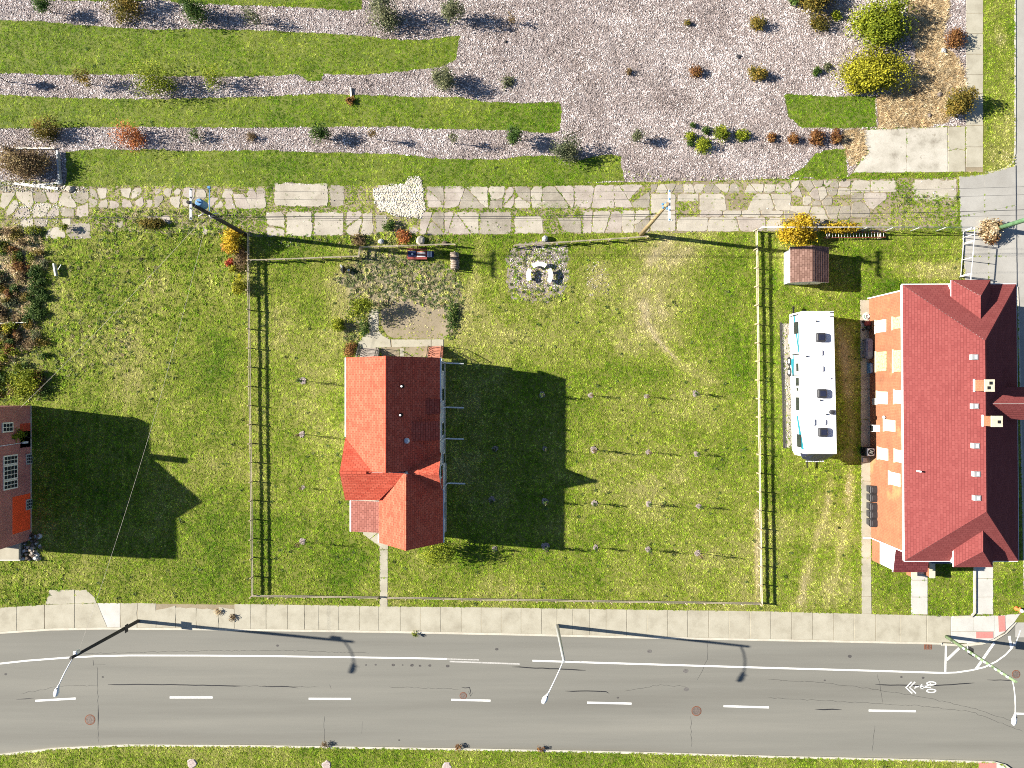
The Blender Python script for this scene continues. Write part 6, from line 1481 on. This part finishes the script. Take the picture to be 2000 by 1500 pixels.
protos_ = [sap_proto(1, 1.75, 0), sap_proto(2, 1.5, 1), sap_proto(3, 1.9, 0)]
rows = [('first', [(1059,771,'shadow'),(1154,772,0),(1262,774,0),(1358,769,1)]), ('second', [(1064,876,'shadow'),(1159,878,0),(1266,883,2),(1359,887,1)]), ('third', [(961,975,'shadow'),(1064,979,'shadow'),(1161,983,1),(1266,984,1),(1364,988,1)]), ('fourth', [(966,1071,'shadow'),(1065,1066,'shadow'),(1163,1069,'ring'),(1265,1072,1),(1362,1080,2)])]
ordn = ['first', 'second', 'third', 'fourth', 'fifth', 'sixth']
used = [False]*3
def put_sap(kind, px_, py_, label):
    i = kind if isinstance(kind, int) else {'shadow': 1, 'ring': 1}[kind]
    if not used[i]: o = protos_[i]; used[i] = True; o.location = G(px_, py_)
    else: o = copy_tree(protos_[i], None, G(px_, py_), random.Random(px_*7+py_).uniform(0, 6.28))
    s_ = random.Random(px_*3+py_).uniform(.72, 1.12); o.scale = (s_*random.Random(px_).uniform(.8, 1.1), s_, s_*random.Random(py_).uniform(.8, 1.15))
    o['label'] = label
for ri, (rn_, L_) in enumerate(rows):
    for ci, (a, b, k) in enumerate(L_):
        put_sap(k, a, b, 'thin sapling, %s from the cottage in the %s lawn row from the alley' % (ordn[ci], rn_))
put_sap(1, 967, 877, 'thin sapling in a chip ring within the cottage shadow, closest to its wall')
for i, (a, b, k) in enumerate(((591,743,1), (590,848,0), (592,952,0), (591,1057,2))):
    put_sap(k, a, b, 'thin sapling west of the cottage, %s from the alley' % ordn[i])
for i, (a, b) in enumerate(((375,1490), (638,1494), (873,1497))):
    mb = MB(); rr = random.Random(i); n = 12; q = [(X(a)+.36*rr.uniform(.8, 1.2)*math.cos(6.283*k/n), Y(b)+.36*rr.uniform(.8, 1.2)*math.sin(6.283*k/n)) for k in range(n)]
    mb.prism(q, -.02, .06, .04); single('chip_ring', 'pale chip ring on the grass across the road, %s from the west' % ordn[i], 'chip ring', mb, M['ringchip'], G(a, b), 'chip rings across the road'); raster([(a-9,b-9),(a+9,b-9),(a+9,b+9),(a-9,b+9)], DENS, .15)

# ------------------------------------------------------------------ scattered stuff: blades, chips, straw, stones
VN4, VN12 = vnoise(4, 41), vnoise(11, 42)
def at_map(m, xs, ys): return m[np.clip((ys-PY0).astype(int), 0, PH-1), np.clip((xs-PX0).astype(int), 0, PW-1)]
def proto(name, vs_, fs, mat):
    me = bpy.data.meshes.new(name); me.from_pydata(vs_, [], fs); me.materials.append(mat)
    return bpy.data.objects.new(name, me)
def tuft_mesh(rnd, nb, L, w, spread):
    vs_ = []; fs = []
    for k in range(nb):
        a = 2*math.pi*k/nb + rnd.uniform(-.4, .4); l = L*rnd.uniform(.6, 1.2); tilt = rnd.uniform(.62, 1.0)*spread
        bx, by = rnd.uniform(-.03, .03), rnd.uniform(-.03, .03)
        dx, dy = math.cos(a), math.sin(a); px_, py_ = -dy*w/2, dx*w/2; b = len(vs_)
        m1 = (bx+dx*l*.5*math.sin(tilt), by+dy*l*.5*math.sin(tilt), l*.5*math.cos(tilt)+.004)
        m2 = (bx+dx*l*math.sin(tilt)*1.05, by+dy*l*math.sin(tilt)*1.05, max(.012, l*.85*math.cos(tilt)))
        vs_ += [(bx-px_, by-py_, -.01), (bx+px_, by+py_, -.01), (m1[0]+px_, m1[1]+py_, m1[2]), (m1[0]-px_, m1[1]-py_, m1[2]), m2]
        fs += [(b, b+1, b+2, b+3), (b+3, b+2, b+4)]
    return vs_, fs
def scatter(name, label, cat, xs, ys, tint, size, protos, zs=None, flat=False, lumv=.18):
    n = len(xs)
    lum_ = np.clip(NR.normal(1.0, lumv, n)*(.60+.80*at_map(VN4, xs, ys))*(.85+.3*at_map(VN12, xs, ys)), .3, 1.6)
    me = bpy.data.meshes.new(name); me.vertices.add(n)
    co = np.zeros((n, 3), np.float32); co[:, 0] = (xs-1000)*S; co[:, 1] = (750-ys)*S
    co[:, 2] = 0.01 if zs is None else zs
    me.vertices.foreach_set('co', co.ravel())
    for nm, arr in (('tint', tint), ('size', size), ('spin', NR.random(n)*6.283), ('lum', lum_)):
        at = me.attributes.new(nm, 'FLOAT', 'POINT'); at.data.foreach_set('value', np.asarray(arr, np.float32))
    tl = (NR.random(n) - .5) * (1.2 if flat else 0.25)
    at = me.attributes.new('lean', 'FLOAT', 'POINT'); at.data.foreach_set('value', tl.astype(np.float32))
    at = me.attributes.new('pick', 'INT', 'POINT'); at.data.foreach_set('value', NR.integers(0, len(protos), n).astype(np.int32))
    o = bpy.data.objects.new(name, me); C.objects.link(o); o['kind'] = 'stuff'; o['label'] = label; o['category'] = cat
    for p in protos: me.materials.append(p.data.materials[0]) if p.data.materials[0].name not in [m.name for m in me.materials] else None
    ng = bpy.data.node_groups.new(name + '_scatter', 'GeometryNodeTree')
    ng.interface.new_socket('Geometry', in_out='INPUT', socket_type='NodeSocketGeometry')
    ng.interface.new_socket('Geometry', in_out='OUTPUT', socket_type='NodeSocketGeometry')
    gi = ng.nodes.new('NodeGroupInput'); go = ng.nodes.new('NodeGroupOutput')
    g2i = ng.nodes.new('GeometryNodeGeometryToInstance')
    for p in reversed(protos):
        oi = ng.nodes.new('GeometryNodeObjectInfo'); oi.inputs['Object'].default_value = p; oi.inputs['As Instance'].default_value = False
        ng.links.new(oi.outputs['Geometry'], g2i.inputs[0])
    iop = ng.nodes.new('GeometryNodeInstanceOnPoints'); iop.inputs['Pick Instance'].default_value = True
    def na(nm, t):
        x = ng.nodes.new('GeometryNodeInputNamedAttribute'); x.data_type = t; x.inputs['Name'].default_value = nm; return x.outputs[0]
    cx = ng.nodes.new('ShaderNodeCombineXYZ'); ng.links.new(na('spin', 'FLOAT'), cx.inputs[2]); ng.links.new(na('lean', 'FLOAT'), cx.inputs[0])
    ng.links.new(gi.outputs[0], iop.inputs['Points']); ng.links.new(g2i.outputs[0], iop.inputs['Instance'])
    ng.links.new(na('pick', 'INT'), iop.inputs['Instance Index']); ng.links.new(cx.outputs[0], iop.inputs['Rotation'])
    ng.links.new(na('size', 'FLOAT'), iop.inputs['Scale']); ng.links.new(iop.outputs[0], go.inputs[0])
    md = o.modifiers.new('scatter', 'NODES'); md.node_group = ng
    return o
def sample(dens_map, per_m2, rng):
    n = int(PW*PH*S*S*per_m2); xs = rng.random(n)*PW + PX0; ys = rng.random(n)*PH + PY0
    d = dens_map[(ys-PY0).astype(int), (xs-PX0).astype(int)]
    k = rng.random(n) < d; return xs[k], ys[k]
def at_map(m, xs, ys): return m[np.clip((ys-PY0).astype(int), 0, PH-1), np.clip((xs-PX0).astype(int), 0, PW-1)]
tr = random.Random(3)
tufts = [proto('grass_tuft', *tuft_mesh(tr, 9, .080, .026, 1.42), M['tuft']) for _ in range(4)]
xs, ys = sample(np.minimum(DENS, 1.0), 95, NR)
dr = at_map(DRY, xs, ys)
tint = np.clip(dr*1.02 + NR.normal(0, .10, len(xs)) + .03, 0, 1)
scatter('grass', 'short green and yellowing grass of the lawns and strips', 'grass', xs, ys, tint, NR.uniform(.6, 1.25, len(xs))*(1.08-.35*dr), tufts)
# taller clumps where the turf was not mown: left lot, verge by the slabs
TALL = np.zeros((PH, PW), np.float32)
raster([(70,440),(470,460),(475,600),(200,760),(80,780),(90,520)], TALL, .35); raster([(180,408),(470,412),(470,470),(180,470)], TALL, .5)
raster([(510,455),(900,460),(900,475),(510,478)], TALL, .7); raster([(0,1090),(140,1096),(130,1150),(90,1180),(0,1185)], TALL, .5); raster([(-100,700),(60,700),(60,790),(-100,790)], TALL, .5)
raster([(690,470),(900,480),(895,600),(880,660),(840,600),(760,590),(735,600),(690,600)], TALL, .7); raster([(670,600),(720,600),(720,690),(680,690)], TALL, .6); raster([(870,590),(900,600),(890,680),(868,670)], TALL, .6); raster([(990,480),(1110,480),(1100,590),(1000,590)], TALL, .35)
xs, ys = sample(TALL*np.minimum(DENS+.2, 1), 16, NR)
big = [proto('tall_tuft', *tuft_mesh(tr, 12, .17, .035, 1.2), M['tuft']) for _ in range(3)]
scatter('tall_grass', 'taller unmown grass clumps on the vacant lot and alley verge', 'grass', xs, ys, np.clip(at_map(DRY, xs, ys)*.8+NR.normal(0, .15, len(xs)), 0, 1), NR.uniform(.6, 1.3, len(xs)), big)
def chip_mesh(rnd, a, b, c):
    v = [(-a/2, -b/2, 0), (a/2, -b/2*rnd.uniform(.5, 1), 0), (a/2, b/2, 0), (-a/2, b/2*rnd.uniform(.5, 1), 0)]
    return v + [(x*.92, y*.9, c) for x, y, _ in v], [(4,5,6,7),(0,1,5,4),(1,2,6,5),(2,3,7,6),(3,0,4,7)]
chips = [proto('wood_chip', *chip_mesh(tr, tr.uniform(.06, .12), tr.uniform(.035, .06), .022), M['chip']) for _ in range(4)]
xs, ys = sample(MUL, 165, NR)
t1 = .34*at_map(vnoise(75, 31), xs, ys) + .30*at_map(vnoise(16, 32), xs, ys) + .10
low = np.clip((ys-300)/60, 0, 1)*(xs > 1220)*.18
scatter('wood_chips', 'pale pinkish wood chips spread over the planting field', 'wood chips', xs, ys, np.clip(t1+.16-low+NR.normal(0, .27, len(xs)), 0, 1), NR.uniform(.6, 1.35, len(xs)), chips, .012, True)
straws = [proto('straw_wisp', *tuft_mesh(tr, 8, .30, .028, 1.5), M['straw']) for _ in range(3)]
xs, ys = sample(STR, 62, NR)
scatter('straw', 'tan dry straw and cut reeds beside the concrete pad', 'straw', xs, ys, np.clip(NR.normal(.55, .25, len(xs)), 0, 1), NR.uniform(.5, 1.2, len(xs)), straws, .02)
def stone_mesh(rnd):
    mb = MB(); n = 6; r = .042
    q = [(r*rnd.uniform(.7, 1.2)*math.cos(6.283*k/n), r*rnd.uniform(.6, 1.1)*math.sin(6.283*k/n)) for k in range(n)]
    mb.prism(q, -.01, rnd.uniform(.015, .035), .012); return [tuple(v) for v in mb.v], mb.f
stones = [proto('rubble_stone', *stone_mesh(tr), M['gravel']) for _ in range(4)]
xs, ys = sample(RUB, 130, NR)
t = np.where((xs > 725) & (xs < 835) & (ys < 432), .66, .45)
zr = np.where((xs > 725) & (xs < 835) & (ys < 432), .03, .012)
scatter('rubble', 'broken pale concrete rubble and gravel on the alley', 'rubble', xs, ys, np.clip(t+NR.normal(0, .2, len(xs)), 0, 1), NR.uniform(.5, 1.6, len(xs)), stones, zr)

WEED = np.zeros((PH, PW), np.float32)
raster(rough([(690,490),(760,490),(820,505),(890,520),(905,560),(895,660),(875,662),(868,610),(800,580),(745,605),(720,640),(694,690),(672,690),(680,560),(650,545)], 8, 6), WEED, .9)
raster([(-60,440),(100,440),(95,780),(-60,790)], WEED, .5); raster([(520,455),(900,458),(900,480),(520,480)], WEED, .45); raster([(990,470),(1110,475),(1105,590),(1000,590)], WEED, .3)
raster([(180,405),(470,408),(470,468),(180,470)], WEED, .35); raster([(1740,380),(1870,384),(1868,402),(1740,402)], WEED, .4); raster([(80,470),(330,470),(260,700),(90,780)], WEED, .16)
WEED = np.where(WEED == 0, np.where((vnoise(26, 51) > .74) & (GY > 455) & (GY < 1180), .05, .004), WEED)*(DENS > .1)
def weed_mesh(rnd):
    vs_ = []; fs = []
    for k in range(7):
        a = 2*math.pi*k/7+rnd.uniform(-.4, .4); l = rnd.uniform(.07, .14); w = l*.42; z = rnd.uniform(.02, .07); b = len(vs_); dx, dy = math.cos(a), math.sin(a)
        vs_ += [(0, 0, .01), (dx*l*.5-dy*w/2, dy*l*.5+dx*w/2, z), (dx*l, dy*l, z*.7), (dx*l*.5+dy*w/2, dy*l*.5-dx*w/2, z)]; fs += [(b, b+3, b+2, b+1)]
    return vs_, fs
weeds = [proto('weed_rosette', *weed_mesh(tr), M['weed']) for _ in range(3)]
xs, ys = sample(WEED, 34, NR)
inner = (at_map(WEED, xs, ys) > .14)
scatter('weeds', 'low broad-leaved weeds on rough ground and scattered through the lawns', 'weeds', xs, ys, np.clip(NR.normal(.42, .28, len(xs))*np.where(inner, 1.0, .45), 0, 1), NR.uniform(.6, 1.5, len(xs)), weeds)
